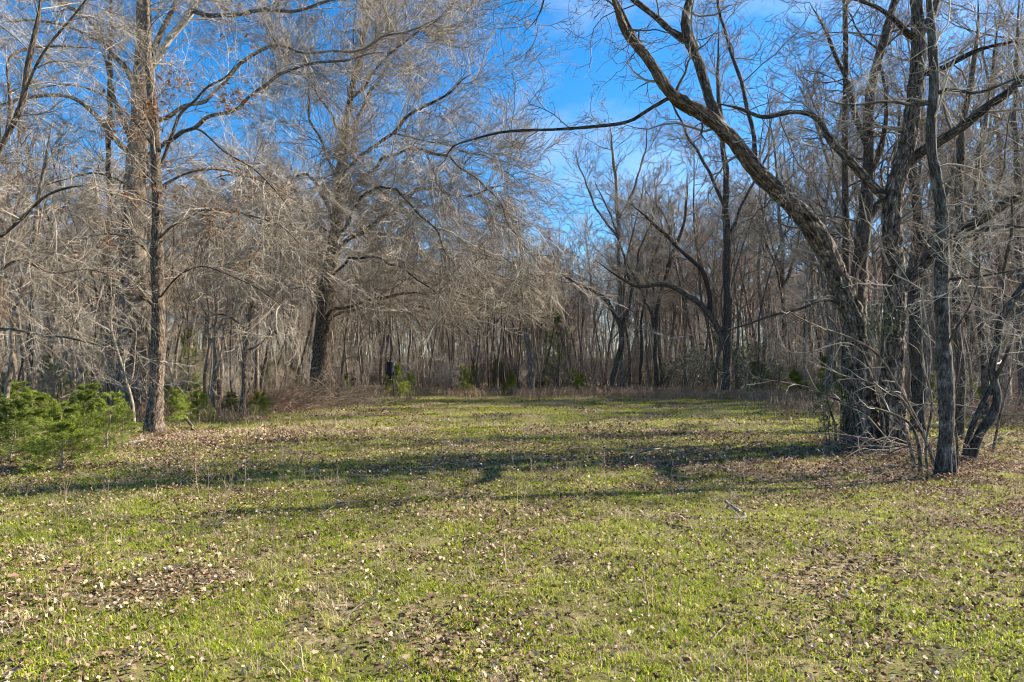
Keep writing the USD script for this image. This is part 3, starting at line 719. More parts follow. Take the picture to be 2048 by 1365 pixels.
S0 = limb([(1686, 893), (1690, 700), (1692, 500), (1690, 300), (1692, 150), (1690, 0), (1688, -120)], [15, 15, 14, 12, 10], 14.6, 0.2, 0.2)
S_lv = [dict(on_stems=True, per_m=1.8, K=7, t=(0.4, 1), ang=(45, 80), L=(0.8, 2.2), absL=True, rr=0.3, rmin=0.007, rmax=0.02, jit=0.2, trop=(0, 0, 0.15), sides=4, shorten=0.2),
        dict(n=5, K=5, t=(0.15, 1), ang=(35, 70), L=(0.3, 0.6), rr=0.6, rmin=0.005, jit=0.22, sides=3)]
hero('slender_tree', 'straight black pole-like tree rising behind the leaning shaggy trunk', 'tree', [S0], [], M['bark_dark'], M['twigs_dark'], [dict(d) for d in S_lv], 161, spray=('crooked', 2, 1.5, (0.4, 1.1)), sides=14, rough=0.15, freq=14)

YE = 10.25
E0 = limb([(1890, 955), (1892, 900), (1893, 840), (1888, 700), (1883, 560), (1885, 470), (1881, 403), (1868, 330), (1862, 256), (1868, 190), (1866, 100), (1858, 0), (1850, -120)], [34, 31, 30, 28, 25, 22, 20, 17, 12], YE, 0.06, 0.28)
E1 = limb([(1884, 560), (1920, 556, 10.1), (1960, 552, 10.0), (2010, 545, 9.9), (2070, 535, 9.8)], [6, 5, 4, 3], YE, 0.15, wig=0.02, seed=2)
E2 = limb([(1890, 700), (1910, 660, 10.0), (1935, 620, 9.8), (1955, 570, 9.6), (1960, 500, 9.5)], [5, 4, 3], YE, 0.15, wig=0.02, seed=3)
E3 = limb([(1866, 190), (1900, 178, 10.1), (1950, 185, 9.9), (1985, 175, 9.8), (2050, 150, 9.6)], [10, 8, 6, 4], YE, 0.15, wig=0.03, seed=4)
E4 = limb([(1866, 205), (1820, 212, 10.1), (1765, 205, 9.9), (1700, 208, 9.7), (1640, 200, 9.5)], [9, 7, 5, 4], YE, 0.15, wig=0.03, seed=5)
E_lv = [dict(on_stems=True, per_m=2.3, K=7, t=(0.3, 1), ang=(45, 85), L=(0.7, 2.2), absL=True, rr=0.3, rmin=0.005, rmax=0.015, jit=0.26, trop=(0, 0, 0.05), sides=4, shorten=0.2),
        dict(n=5, K=5, t=(0.15, 1), ang=(35, 75), L=(0.3, 0.65), rr=0.6, rmin=0.0042, jit=0.26, sides=3)]
hero('mottled_tree', 'slim tree with pale lichen blotches on dark bark, nearest trunk of all', 'tree', [E0], [E1, E2, E3, E4], M['bark_mottled'], M['twigs_grey'], [dict(d) for d in E_lv], 171, spray=('grey', 2, 1.3, (0.3, 0.9)), sides=30, rough=0.16, freq=18, roots=0.3)

YF = 11.6
F0 = limb([(1944, 930), (1950, 890), (1966, 858), (1986, 828), (1993, 785), (1984, 740), (1994, 690), (1998, 655), (2014, 622), (2040, 582), (2075, 535), (2100, 450), (2105, 340)], [20, 18, 18, 17, 16, 16, 14, 10], YF, 0.08, 0.2)
F1 = limb([(1926, 932), (1936, 880), (1958, 822), (1984, 770), (2004, 730, 11.5), (2020, 690, 11.4), (2035, 600, 11.3)], [12, 10, 8, 5], YF, 0.1, 0.15)
F2 = limb([(1998, 655), (2010, 600, 11.4), (2008, 540, 11.2), (2020, 470, 11.0), (2018, 380, 11.0)], [9, 7, 5], YF, 0.15, wig=0.02, seed=6)
hero('crooked_tree', 'small tree with a twisted S-shaped trunk by the edge of the frame', 'tree', [F0, F1], [F2], M['bark_mottled'], M['twigs_grey'], [dict(d) for d in E_lv], 181, spray=('grey', 2, 1.3, (0.3, 0.8)), sides=22, rough=0.2, freq=16, roots=0.1)

def sapling(label, px_pts, w, Y, seed, mat='bark_wood', tw='twigs_grey', lv=None, name='arching_sapling'):
    P, R = limb(px_pts, [v * 0.85 for v in w], Y, 0.08, 0.12, wig=0.03, seed=seed)
    lv = lv or [dict(on_stems=True, per_m=3.2, K=5, t=(0.3, 1), ang=(25, 60), L=(0.35, 1.0), absL=True, rr=0.45, rmin=0.0022, rmax=0.008, jit=0.16, trop=(-0.15, 0, 0.05), sides=3, shorten=0.3),
                dict(n=3, K=4, t=(0.2, 1), ang=(25, 60), L=(0.3, 0.6), rr=0.7, rmin=0.0016, jit=0.18, sides=3)]
    return hero(name, label, 'sapling', [(P, R)], [], M[mat], M[tw], [dict(d) for d in lv], seed, sides=8, rough=0.0, roots=0.0)
sapling('lowest of the grey saplings arching left across the shaggy trunks', [(1840, 945), (1836, 895), (1816, 852), (1780, 830, 10.6), (1740, 815, 10.5), (1700, 806, 10.4), (1640, 782, 10.2), (1570, 767, 10.0), (1500, 757, 9.9)], [10, 6.5, 5, 4, 2], 10.7, 201)
sapling('grey sapling forking over the shaggy trunks below head height', [(1868, 930), (1852, 880), (1828, 830), (1800, 792, 10.7), (1760, 772, 10.6), (1700, 756, 10.5), (1650, 737, 10.4), (1595, 712, 10.3)], [9, 6, 4, 2], 11.0, 202)
sapling('highest arching sapling, its tip reaching past the leaning trunk', [(1872, 928), (1846, 862), (1792, 772), (1745, 702, 11.0), (1692, 672, 10.9), (1640, 652, 10.8), (1582, 626, 10.7), (1545, 600, 10.6)], [9, 6, 4, 2], 11.3, 203)
for _i, (_l, _p, _w, _y) in enumerate([
    ('thin upright whip standing against the leaning shaggy trunk base', [(1668, 897), (1672, 850), (1660, 800), (1652, 740), (1660, 690), (1650, 640)], [7, 5, 3.5, 2], 13.8),
    ('slender whip rising between the two shaggy trunk bases', [(1762, 912), (1768, 850), (1758, 780), (1770, 700), (1762, 620), (1775, 540)], [5, 4, 3, 2], 12.6),
    ('whip with reddish bark just left of the mottled trunk', [(1856, 948), (1850, 880), (1858, 800), (1846, 720), (1852, 640), (1840, 560)], [6, 5, 3.5, 2], 10.6),
    ('brown whip between the mottled trunk and the crooked tree', [(1912, 945), (1915, 870), (1905, 800), (1918, 730), (1910, 650)], [6, 5, 3.5, 2], 10.7),
    ('thin whip leaning right beyond the crooked tree', [(1985, 905), (2000, 850), (2012, 790), (2034, 720), (2060, 650)], [6, 5, 3.5, 2], 13.0)]):
    sapling(_l, _p, _w, _y, 221 + _i, tw='twigs_brown', name='thin_whip')
sapling('thin leaning stem beside the nearest mottled trunk', [(1832, 942), (1815, 880), (1770, 800, 10.8), (1735, 730, 10.6), (1700, 690, 10.4), (1610, 705, 10.2), (1540, 690, 10.1)], [7, 5, 3.5, 2], 11.1, 204)

# --- the oak with brown leaves on the left
def oak_leaves(t, tw, rng):
    P = np.concatenate([tw[1][0][:, k] for k in range(1, 6)] + [tw[0][0][:, k] for k in range(3, 8)])
    w = np.exp(-(((P[:, 2] - 7.2) / 2.2) ** 2)) * (P[:, 0] > -1.2) * (P[:, 0] < 3.0) * 0.62
    hot = meshkit.noise(P * 1.2, 77) > 0.50
    k = rng.random(len(P)) < w * hot
    P = P[k]
    v, f = leaves(rng, len(P) * 3, 0.01, (0.08, 0.15), steep=1.2)
    n = len(P) * 3
    v = v.reshape(n, -1, 3)
    v = v - v.mean(1, keepdims=True) + np.repeat(P, 3, 0)[:, None] + rng.normal(0, 0.11, (n, 1, 3))
    put(t, 'dead_leaves', (v.reshape(-1, 3), f), M['oak_leaves'], kind='stuff', piece=18)
YJ = 17.6
J0 = limb([(308, 866), (312, 800), (316, 700), (316, 600), (314, 500), (315, 400), (312, 330), (309, 250), (302, 180), (297, 120), (294, 40), (290, -60), (292, -160)], [36, 30, 27, 25, 23, 21, 19, 16, 13, 10, 6], YJ, 0.08, 0.35)
J1 = limb([(316, 345), (338, 290), (350, 262, 17.3), (357, 232, 17.1), (388, 203, 16.9), (420, 172, 16.7), (445, 158, 16.6), (480, 120, 16.4)], [7.9, 6.5, 5.0, 2.9], YJ, 0.15, wig=0.045, seed=1)
J2 = limb([(345, 280, 17.3), (380, 258, 17.0), (420, 276, 16.6), (480, 322, 16.2), (540, 372, 15.8), (590, 430, 15.5)], [5.0, 4.3, 3.6, 2.2], YJ, 0.15, wig=0.045, seed=2)
J3 = limb([(316, 480), (360, 440, 17.0), (420, 420, 16.4), (500, 430, 15.8), (580, 470, 15.3), (640, 520, 15)], [5.0, 4.3, 3.6, 2.2], YJ, 0.15, wig=0.045, seed=3)
J4 = limb([(314, 520), (260, 480, 17.0), (200, 470, 16.4), (140, 490, 15.8), (80, 530, 15.2)], [5.0, 4.3, 2.9, 2.2], YJ, 0.15, wig=0.045, seed=4)
J5 = limb([(318, 600), (350, 560, 17.2), (385, 535, 16.8), (430, 540, 16.3), (520, 580, 15.6), (580, 640, 15.2)], [4.3, 3.6, 2.9, 2.2], YJ, 0.15, wig=0.045, seed=5)
J6 = limb([(312, 420), (270, 380, 17.8), (200, 350, 18.2), (120, 360, 18.6), (40, 400, 19)], [5.0, 4.3, 2.9, 2.2], YJ, 0.15, wig=0.045, seed=6)
J7 = limb([(310, 300), (270, 240, 17.3), (200, 190, 17), (130, 170, 16.6), (60, 180, 16.2)], [5.8, 4.3, 3.6, 2.2], YJ, 0.15, wig=0.045, seed=7)
J8 = limb([(314, 620), (270, 590, 17.2), (220, 590, 16.8), (160, 620, 16.4), (110, 660, 16)], [4.3, 3.6, 2.9, 1.4], YJ, 0.15, wig=0.045, seed=8)
J9 = limb([(312, 380), (370, 350, 17.9), (450, 340, 18.3), (540, 370, 18.6), (620, 420, 18.9)], [5.8, 4.3, 3.6, 2.2], YJ, 0.15, wig=0.045, seed=9)
J_lv = [dict(on_stems=True, per_m=3.2, K=8, t=(0.25, 1), ang=(40, 75), L=(0.9, 2.6), absL=True, rr=0.32, rmin=0.008, rmax=0.020, jit=0.17, trop=(0, 0, -0.12), sides=4, shorten=0.25, flat=0.5),
        dict(n=6, K=6, t=(0.12, 1), ang=(30, 65), L=(0.35, 0.7), rr=0.55, rmin=0.006, jit=0.18, trop=(0, 0, -0.12), sides=3)]
hero('oak_tree', 'straight oak with brown leaves clinging to twigs at the left wood edge', 'tree', [J0], [J1, J2, J3, J4, J5, J6, J7, J8, J9], M['bark_oak'], M['twigs_tan'], J_lv, 211, spray=('oaky', 1.8, 0.9, (0.5, 1.3)), sides=34, rough=0.24, freq=16, roots=0.22, bsides=10, extra=oak_leaves)

# --- the massive pale trunk behind it
YK = 26.0
K0 = limb([(262, 828), (262, 700), (265, 560), (268, 450), (272, 350), (278, 260), (283, 170), (287, 100), (288, 0), (292, -100), (300, -220)], [64, 58, 54, 50, 45, 40, 37, 34, 29, 22, 14], YK, 0.14, 0.1)
K1 = limb([(290, 155), (315, 115), (345, 70), (375, 35), (398, -10), (420, -70), (430, -150)], [17, 16, 14, 10, 6], YK, 0.2)
K2 = limb([(268, 180), (255, 140), (232, 115), (205, 75), (175, 40), (130, 10), (80, -30)], [13, 12, 9, 5], YK, 0.25, wig=0.04, seed=2)
K3 = limb([(385, 22), (420, 30, 25), (470, 30, 24.4), (520, 22, 23.8), (580, 22, 23.2), (650, 5, 22.8), (720, -20, 22.5)], [11, 9, 7, 4], YK, 0.25, wig=0.04, seed=3)
K4 = limb([(295, 130), (325, 60), (345, 20), (365, -40), (370, -120)], [13, 11, 8, 5], YK, 0.25)
K5 = limb([(262, 280), (245, 240), (225, 190), (215, 130), (190, 80)], [12, 10, 7, 4], YK, 0.25, wig=0.03, seed=5)
K6 = limb([(292, 265), (350, 225, 25.2), (430, 185, 24.4), (510, 105, 23.6), (600, 100, 23), (690, 102, 22.5), (770, 80, 22), (860, 45, 21.6), (930, 0, 21.4)], [10, 9, 7.5, 6, 5, 4, 3], YK, 0.25, wig=0.09, seed=6)
K7 = limb([(282, 330), (340, 275, 25.2), (400, 250, 24.4), (470, 215, 23.8), (540, 160, 23.2), (630, 130, 22.6), (720, 115, 22.2), (800, 95, 22)], [10, 8.5, 7, 5.5, 3], YK, 0.25, wig=0.09, seed=7)
K8 = limb([(270, 330), (210, 250, 25.5), (150, 200, 25), (80, 190, 24.5), (10, 210, 24), (-60, 240, 23.5)], [12, 10, 7, 4], YK, 0.25, wig=0.04, seed=8)
K9 = limb([(282, 190), (220, 100, 26.5), (150, 60, 27), (60, 40, 27.5), (-20, 50, 28)], [10, 8, 6, 4], YK, 0.25, wig=0.04, seed=9)
K_lv = [dict(on_stems=True, per_m=2.2, K=8, t=(0.42, 1), ang=(35, 65), L=(1.4, 4.0), absL=True, rr=0.32, rmin=0.010, rmax=0.032, jit=0.16, trop=(0.05, 0, 0.02), sides=4, shorten=0.3),
        dict(n=7, K=6, t=(0.12, 1), ang=(28, 58), L=(0.35, 0.7), rr=0.55, rmin=0.0075, jit=0.16, trop=(0, 0, 0.02), sides=3)]
hero('massive_tree', 'thickest smooth pale grey trunk of the left wood, with a white sunlit fork', 'tree', [K0], [K1, K2, K3, K4, K5, K6, K7, K8, K9], M['bark_smooth'], M['twigs_tan'], K_lv, 231, spray=('fan', 2.2, 1.1, (0.8, 1.9)), sides=32, rough=0.08, freq=6, roots=0.15, bsides=12, branch_mat={0: M['bark_pale']})

# --- the wide drooping tree in the middle
YM = 32.0
M0 = limb([(640, 815), (640, 760), (643, 700), (648, 640), (655, 570), (668, 500), (678, 420), (680, 345), (688, 280), (700, 200), (722, 100), (742, 0), (760, -90)], [50, 44, 41, 36, 32, 28, 22, 17, 14, 11, 8, 4], YM, 0.16, 0.1)
ML = [
 ([(664, 530), (700, 475), (742, 458, 31), (771, 429, 30.4), (793, 416, 30), (837, 378, 29.4), (885, 385, 29), (958, 385, 28.6), (1013, 363, 28.3), (1060, 330, 28)], [15, 14, 12, 9, 6, 3]),
 ([(668, 500), (710, 465, 32.6), (765, 472, 33.2), (820, 492, 33.6), (865, 525, 34)], [10, 8, 6, 4]),
 ([(652, 622), (720, 606, 31.4), (775, 594, 30.8), (825, 587, 30.2), (870, 585, 29.8), (940, 592, 29.4), (1010, 620, 29)], [11, 10, 8, 5, 3]),
 ([(650, 640), (720, 616, 33), (800, 610, 34), (850, 617, 34.6), (897, 619, 35)], [9, 8, 6, 4]),
 ([(684, 350), (731, 307, 31.6), (797, 254, 31), (850, 211, 30.6), (896, 188, 30.3), (935, 155, 30), (965, 130, 29.9)], [13, 11, 9, 6, 4]),
 ([(686, 290), (712, 240), (742, 185, 32.6), (765, 150, 33), (795, 95, 33.4), (830, 35, 33.8), (860, -30, 34)], [11, 9, 6, 3]),
 ([(790, 268, 31), (850, 281, 30.4), (905, 296, 30), (960, 312, 29.6), (1020, 345, 29.2), (1060, 390, 29)], [7, 6, 4, 3]),
 ([(658, 570), (618, 520, 31.4), (570, 480, 30.8), (510, 440, 30.2), (440, 420, 29.6), (380, 440, 29)], [10, 8, 6, 3]),
 ([(680, 370), (645, 300, 32), (625, 235, 32), (615, 160, 32), (600, 80, 32)], [10, 8, 6, 3]),
 ([(662, 545), (700, 430, 29), (765, 375, 26.5), (835, 420, 24.8), (890, 500, 24), (940, 570, 23.6)], [11, 10, 8, 5, 3]),
 ([(666, 510), (650, 400, 29), (610, 350, 26.5), (560, 380, 25), (520, 450, 24), (490, 530, 23.4)], [11, 10, 8, 5, 3]),
 ([(678, 420), (740, 340, 29), (830, 300, 27), (920, 330, 25.6), (990, 400, 24.8), (1040, 480, 24.4), (1080, 560, 24)], [11, 10, 8, 5, 3]),
 ([(672, 470), (600, 420, 33), (540, 370, 34), (470, 350, 34.6), (400, 370, 35)], [9, 8, 6, 3]),
 ([(690, 275), (640, 200, 31), (590, 130, 30.4), (540, 70, 30), (480, 20, 29.6)], [9, 7, 5, 3]),
 ([(700, 205), (760, 130, 31), (830, 70, 30.2), (880, 35, 29.8), (920, -5, 29.6)], [9, 7, 5, 3]),
 ([(656, 560), (700, 520, 30), (760, 520, 28), (840, 560, 26.8), (910, 640, 26)], [9, 8, 6, 3]),
 ([(652, 600), (610, 570, 30.5), (560, 570, 29), (510, 610, 28), (470, 680, 27.4)], [8, 7, 5, 3]),
]
M_br = [limb(p, [v * 0.72 for v in w], YM, 0.3, wig=0.10, seed=300 + i) for i, (p, w) in enumerate(ML)]
def weep(k):
    return lambda p: np.column_stack([np.full(len(p), 0.10), np.full(len(p), -0.02), 0.10 - k * smooth(2.5, 5.5, p[:, 2]) * (1 - smooth(8.5, 13.5, p[:, 2]))])
M_lv = [dict(on_stems=True, per_m=2.2, K=8, t=(0.18, 1), ang=(28, 62), L=(1.6, 4.8), absL=True, rr=0.36, rmin=0.014, rmax=0.040, jit=0.15, trop=weep(0.42), sides=4, shorten=0.3),
        dict(n=7, K=6, t=(0.1, 1), ang=(22, 55), L=(0.35, 0.75), rr=0.55, rmin=0.010, jit=0.15, trop=weep(0.42), sides=3)]
hero('spreading_tree', 'wide spreading tree whose drooping fine twigs veil the middle of the wood', 'tree', [M0], M_br, M['bark_oak'], M['twigs_tan'], M_lv, 251, spray=((['weeping', 'fan'], lambda p: (p[:, 2] > 9.8 + 1.5 * np.sin(p[:, 0])).astype(int)), 3, 1.9, (0.9, 2.2), 3.6), sides=28, rough=0.16, freq=9, roots=0.15, bsides=9, brough=0.05)

# --- the tree just outside the left side, reaching in
YN = 11.5
N0 = limb([(-120, 960), (-105, 800), (-85, 620), (-55, 440), (-20, 330), (5, 288), (30, 240), (48, 190), (58, 120), (74, 50), (84, -20), (95, -120)], [26, 22, 18, 15, 13, 12, 12, 12, 11, 10, 9, 6], YN, 0.1, 0.3)
N1 = limb([(-70, 560), (-30, 500, 11.2), (10, 468, 11.0), (55, 425, 10.8), (95, 392, 10.6), (140, 375, 10.5), (190, 370, 10.4)], [8, 7, 6, 5, 3], YN, 0.12, wig=0.02, seed=1)
N2 = limb([(-95, 720), (-40, 670, 11.2), (20, 660, 11.0), (80, 668, 10.8), (140, 676, 10.7), (190, 690, 10.6), (260, 690, 10.5)], [9, 8, 7, 5, 3], YN, 0.12, wig=0.02, seed=2)
N3 = limb([(-85, 640), (-20, 560, 11.8), (40, 520, 12), (100, 545, 12.2), (170, 540, 12.4), (240, 560, 12.6)], [7, 6, 4, 3], YN, 0.12, wig=0.02, seed=3)
N4 = limb([(-40, 380), (20, 180, 12), (30, 110, 12.2), (70, 98, 12.4), (140, 95, 12.6), (210, 100, 12.8)], [8, 6, 5, 3], YN, 0.12, wig=0.02, seed=4)
N5 = limb([(50, 185), (80, 120, 11.2), (130, 50, 11), (170, 0, 10.8), (200, -40, 10.6)], [6, 5, 4, 3], YN, 0.12, wig=0.02, seed=5)
N_lv = [dict(on_stems=True, per_m=3.2, K=7, t=(0.3, 1), ang=(35, 70), L=(0.6, 1.8), absL=True, rr=0.36, rmin=0.005, rmax=0.014, jit=0.18, trop=(0.1, 0, -0.1), sides=4, shorten=0.2),
        dict(n=5, K=5, t=(0.12, 1), ang=(30, 65), L=(0.35, 0.7), rr=0.6, rmin=0.004, jit=0.18, trop=(0, 0, -0.08), sides=3)]
hero('overhanging_tree', 'tree rooted beyond the left border, its bare boughs hanging over the cedars', 'tree', [N0], [N1, N2, N3, N4, N5], M['bark_oak'], M['twigs_tan'], N_lv, 271, spray=('oaky', 2, 1.1, (0.35, 0.9)), sides=20, rough=0.15, freq=15)

# --- smaller traced trees of the wood edge
def edge_tree(name, label, stems, branches, Y, seed, mat='bark_wood', tw='twigs_wood', dens=1.0, twr=0.006, up=0.12, flare=0.25, big=(1.0, 2.8)):
    ss = [limb(p, w, Y, 0.25, flare, wig=0.03, seed=seed + i) for i, (p, w) in enumerate(stems)]
    bb = [limb(p, w, Y, 0.3, wig=0.05, seed=seed + 10 + i) for i, (p, w) in enumerate(branches)]
    lv = [dict(on_stems=True, per_m=1.5 * dens, K=6, t=(0.35, 1), ang=(30, 65), L=big, absL=True, rr=0.35, rmin=twr * 1.6, rmax=0.04, jit=0.14, trop=(0, 0, up), sides=4, shorten=0.3),
          dict(n=7, K=5, t=(0.12, 1), ang=(28, 60), L=(0.35, 0.7), rr=0.55, rmin=twr * 1.2, jit=0.14, trop=(0, 0, up * 0.7), sides=3),
          dict(n=5, K=4, t=(0.15, 1), ang=(25, 60), L=(0.3, 0.65), rr=0.7, rmin=twr, jit=0.17, sides=3)]
    return hero(name, label, 'tree', ss, bb, M[mat], M[tw], lv, seed, sides=14, rough=0.12, freq=10, bsides=8, roots=0.15, spray=('woody' if Y > 30 else 'oaky', 1.3, 0.45, (0.8, 2.0) if Y > 30 else (0.4, 1.0)))

edge_tree('edge_tree', 'straight dark tree with an arching limb, standing where the green bushes begin', [([(1453, 797), (1454, 690), (1455, 600), (1453, 450), (1450, 330), (1440, 230), (1436, 120), (1440, 20)], [20, 18, 17, 14, 11, 8, 4])],
          [([(1449, 700), (1422, 632), (1390, 602), (1350, 577), (1320, 568), (1280, 574), (1240, 556), (1190, 520)], [14, 14, 12, 9, 5]), ([(1422, 634), (1416, 582), (1400, 537), (1370, 508), (1330, 470), (1300, 440), (1255, 405)], [11, 10, 8, 5]),
           ([(1454, 480), (1490, 400), (1520, 340), (1560, 260)], [8, 6, 4]), ([(1452, 420), (1410, 330), (1370, 260), (1330, 180)], [8, 6, 4])], 39.7, 401, 'bark_dark', 'twigs_wood', 1.2, 0.008)
edge_tree('edge_tree', 'smooth dark tree with a curved stem forking in a Y behind the clearing', [([(1220, 788), (1232, 735), (1242, 695), (1240, 652), (1225, 618), (1200, 590), (1160, 570), (1120, 545), (1080, 520)], [13, 12, 11, 10, 8, 6, 4])],
          [([(1240, 655), (1255, 622), (1264, 585), (1271, 548), (1280, 500), (1300, 450), (1310, 390)], [8, 7, 5, 3]), ([(1265, 580), (1250, 530), (1240, 480), (1215, 420), (1190, 360)], [6, 5, 3])], 47, 411, 'bark_dark', 'twigs_wood', 1.1, 0.009)
edge_tree('edge_tree', 'straight grey tree close behind the Y-forked tree', [([(1246, 790), (1243, 700), (1240, 600), (1238, 500), (1234, 400), (1225, 300), (1215, 220)], [12, 11, 9, 7, 4])], [([(1238, 480), (1190, 410), (1165, 350), (1150, 300)], [6, 4, 3]), ([(1238, 440), (1270, 370), (1290, 300), (1295, 240)], [6, 4, 3])], 48, 421, 'bark_wood', 'twigs_wood', 1.1, 0.009)
edge_tree('edge_tree', 'dark slanting tree whose double stem opens right of the Y-forked tree', [([(1313, 788), (1312, 720), (1312, 650), (1328, 565), (1345, 510), (1368, 445), (1374, 390), (1372, 330)], [11, 10, 9, 7, 4])],
          [([(1308, 660), (1300, 620), (1272, 562), (1260, 540), (1240, 490)], [7, 6, 4]), ([(1340, 520), (1338, 460), (1320, 420), (1290, 380)], [6, 4, 3])], 47.5, 431, 'bark_dark', 'twigs_wood', 1.1, 0.009)
edge_tree('edge_tree', 'thin dark tree between the Y-forked tree and the slanting double stem', [([(1277, 789), (1283, 700), (1283, 640), (1290, 605), (1300, 540), (1318, 485), (1325, 420)], [7, 6, 5, 3])], [], 48.5, 441, 'bark_dark', 'twigs_wood', 1.0, 0.009)
edge_tree('edge_tree', 'slender dark tree leaning left beside the tall cedar', [([(1066, 788), (1060, 720), (1050, 650), (1044, 590), (1040, 500), (1030, 420)], [11, 10, 8, 6, 3])], [], 46, 451, 'bark_wood', 'twigs_wood', 1.0, 0.009)
edge_tree('edge_tree', 'brown barked sapling with a kinked stem in front of the left brush', [([(485, 836), (486, 780), (489, 720), (498, 660), (505, 590), (500, 520), (510, 450)], [14, 13, 11, 8, 4])], [([(492, 700), (520, 690), (545, 660), (560, 620)], [6, 4, 2]), ([(497, 665), (470, 640), (440, 630), (400, 640)], [6, 4, 2])], 23.2, 461, 'bark_oak', 'twigs_grey', 1.3, 0.0045, big=(0.6, 1.6))
edge_tree('edge_tree', 'thin grey sapling between the oak and the kinked sapling', [([(424, 838), (426, 790), (430, 740), (428, 690), (432, 610), (425, 540)], [9, 8, 6, 3])], [], 23.0, 471, 'bark_wood', 'twigs_grey', 1.2, 0.0045, big=(0.6, 1.5))
edge_tree('edge_tree', 'thin forked sapling immediately left of the oak', [([(268, 858), (264, 820), (257, 785), (248, 740), (234, 700), (226, 640), (228, 560)], [8, 7, 6, 3])], [([(256, 782), (266, 740), (270, 700), (268, 640)], [5, 4, 2])], 18.8, 481, 'bark_wood', 'twigs_grey', 1.2, 0.004, big=(0.5, 1.3))
edge_tree('edge_tree', 'slender tree leaning right above the outermost cedar', [([(8, 872), (14, 790), (24, 700), (38, 600), (58, 505), (72, 420), (95, 320), (110, 220)], [12, 11, 10, 8, 5])], [], 16.5, 491, 'bark_wood', 'twigs_grey', 1.2, 0.004, big=(0.6, 1.6))
edge_tree('edge_tree', 'straight dark pole with a clear stem left of the massive trunk', [([(222, 826), (220, 700), (219, 500), (218, 300), (220, 150), (222, 20), (225, -80)], [15, 13, 11, 9, 5])], [], 26, 501, 'bark_oak', 'twigs_grey', 1.0, 0.0055)
edge_tree('edge_tree', 'small stem standing alone in front of the feeder', [([(675, 806), (682, 760), (690, 700), (694, 640), (700, 590)], [8, 7, 5, 3])], [], 34, 511, 'bark_wood', 'twigs_wood', 1.2, 0.007, big=(0.6, 1.5))

edge_tree('edge_tree', 'stout black trunk in the shade just right of the upright shaggy tree', [([(1836, 860), (1834, 760), (1832, 640), (1836, 520), (1830, 380), (1822, 240), (1830, 100), (1836, -40)], [30, 27, 24, 20, 15, 9])], [([(1834, 560), (1860, 470), (1900, 380), (1920, 280), (1960, 180)], [13, 11, 8, 4])], 18.6, 521, 'bark_dark', 'twigs_wood', 1.0, 0.006)
edge_tree('edge_tree', 'reddish brown trunk showing close behind the nearest mottled trunk', [([(1918, 880), (1918, 760), (1916, 620), (1914, 480), (1920, 340), (1935, 200), (1950, 110), (1958, -20)], [19, 18, 17, 15, 12, 8])], [], 15.8, 531, 'bark_oak', 'twigs_wood', 1.0, 0.0055)
edge_tree('edge_tree', 'slanting dark trunk between the mottled trunk and the crooked tree', [([(1975, 850), (1968, 760), (1962, 660), (1955, 560), (1950, 440), (1960, 300), (1985, 150), (2000, 0)], [16, 15, 13, 11, 8, 5])], [], 20, 541, 'bark_dark', 'twigs_wood', 1.0, 0.006)
edge_tree('edge_tree', 'dark straight trunk at the right border beyond the crooked tree', [([(2046, 835), (2044, 700), (2040, 560), (2036, 400), (2030, 250), (2034, 100), (2040, -40)], [18, 17, 15, 13, 9, 5])], [], 23, 551, 'bark_dark', 'twigs_wood', 1.0, 0.007)

# ------------------------------------------------------------------ the wood: prototypes and individuals
def wood_tree(key, seed, H, r0, first, lean=0.0, fork=0, nl=13, spread=1.0, mat='bark_wood', tw='twigs_wood', dens=1.0, twr=0.011, up=0.22):
    rng = np.random.default_rng(seed)
    root = UsdGeom.Xform.Define(stage, '/World/tree_kinds/' + key)
    n = 16
    def bole(P0, d0, L, r, tip):
        P = [np.array(P0, float)]
        d = np.array(d0, float)
        for k in range(n - 1):
            d = nrm(d + rng.normal(0, 0.075, 3) + [0, 0, 0.05])
            P.append(P[-1] + d * L / (n - 1))
        return np.array(P), np.linspace(r, r * tip, n)
    a = rng.random() * 7
    stems = [bole((0, 0, -0.15), (lean * math.cos(a), lean * math.sin(a), 1), H, r0, 0.18)]
    s = np.linspace(0, H, n)
    stems[0] = (stems[0][0], stems[0][1] * (1 + 0.45 * np.exp(-s / 0.5)))
    for k in range(fork):
        P, R = stems[0]
        i = int(n * rng.uniform(0.3, 0.5))
        b = rng.random() * 7
        stems.append(bole(P[i], (0.45 * math.cos(b), 0.45 * math.sin(b), 1), H * 0.62, R[i] * 0.75, 0.18))
    parts = join([stem(P, R, 10, 0.10, 8, seed + i, resample=24) for i, (P, R) in enumerate(stems)])
    put(root, 'trunk', parts, M[mat])
    SP, SR = np.stack([x[0] for x in stems]), np.stack([x[1] for x in stems])
    l1 = spawn(rng, SP, SR, n=nl / (1 + 0.55 * fork), K=8, t=(first, 0.98), ang=(30, 62), L=(0.20 * spread, 0.42 * spread), rr=0.5, rmin=twr * 2, jit=0.13, trop=(0, 0, up), shorten=0.45)
    l2 = spawn(rng, *l1, n=7.5 * dens, K=6, t=(0.15, 1), ang=(28, 60), L=(0.3, 0.65), rr=0.55, rmin=twr * 1.4, jit=0.14, trop=(0, 0, up * 0.6))
    l3 = spawn(rng, *l2, n=5.5 * dens, K=4, t=(0.12, 1), ang=(25, 60), L=(0.3, 0.7), rr=0.65, rmin=twr, jit=0.15, trop=(0, 0, 0.08))
    l4 = spawn(rng, *l3, n=3.2 * dens, K=3, t=(0.15, 1), ang=(25, 60), L=(0.35, 0.7), rr=0.8, rmin=twr * 0.85, jit=0.15)
    put(root, 'limbs', tubes(*l1, 5), M[mat])
    put(root, 'crown', crown_of([(*l2, 4), (*l3, 3), (*l4, 3)]), M[tw])
    return str(root.GetPath())

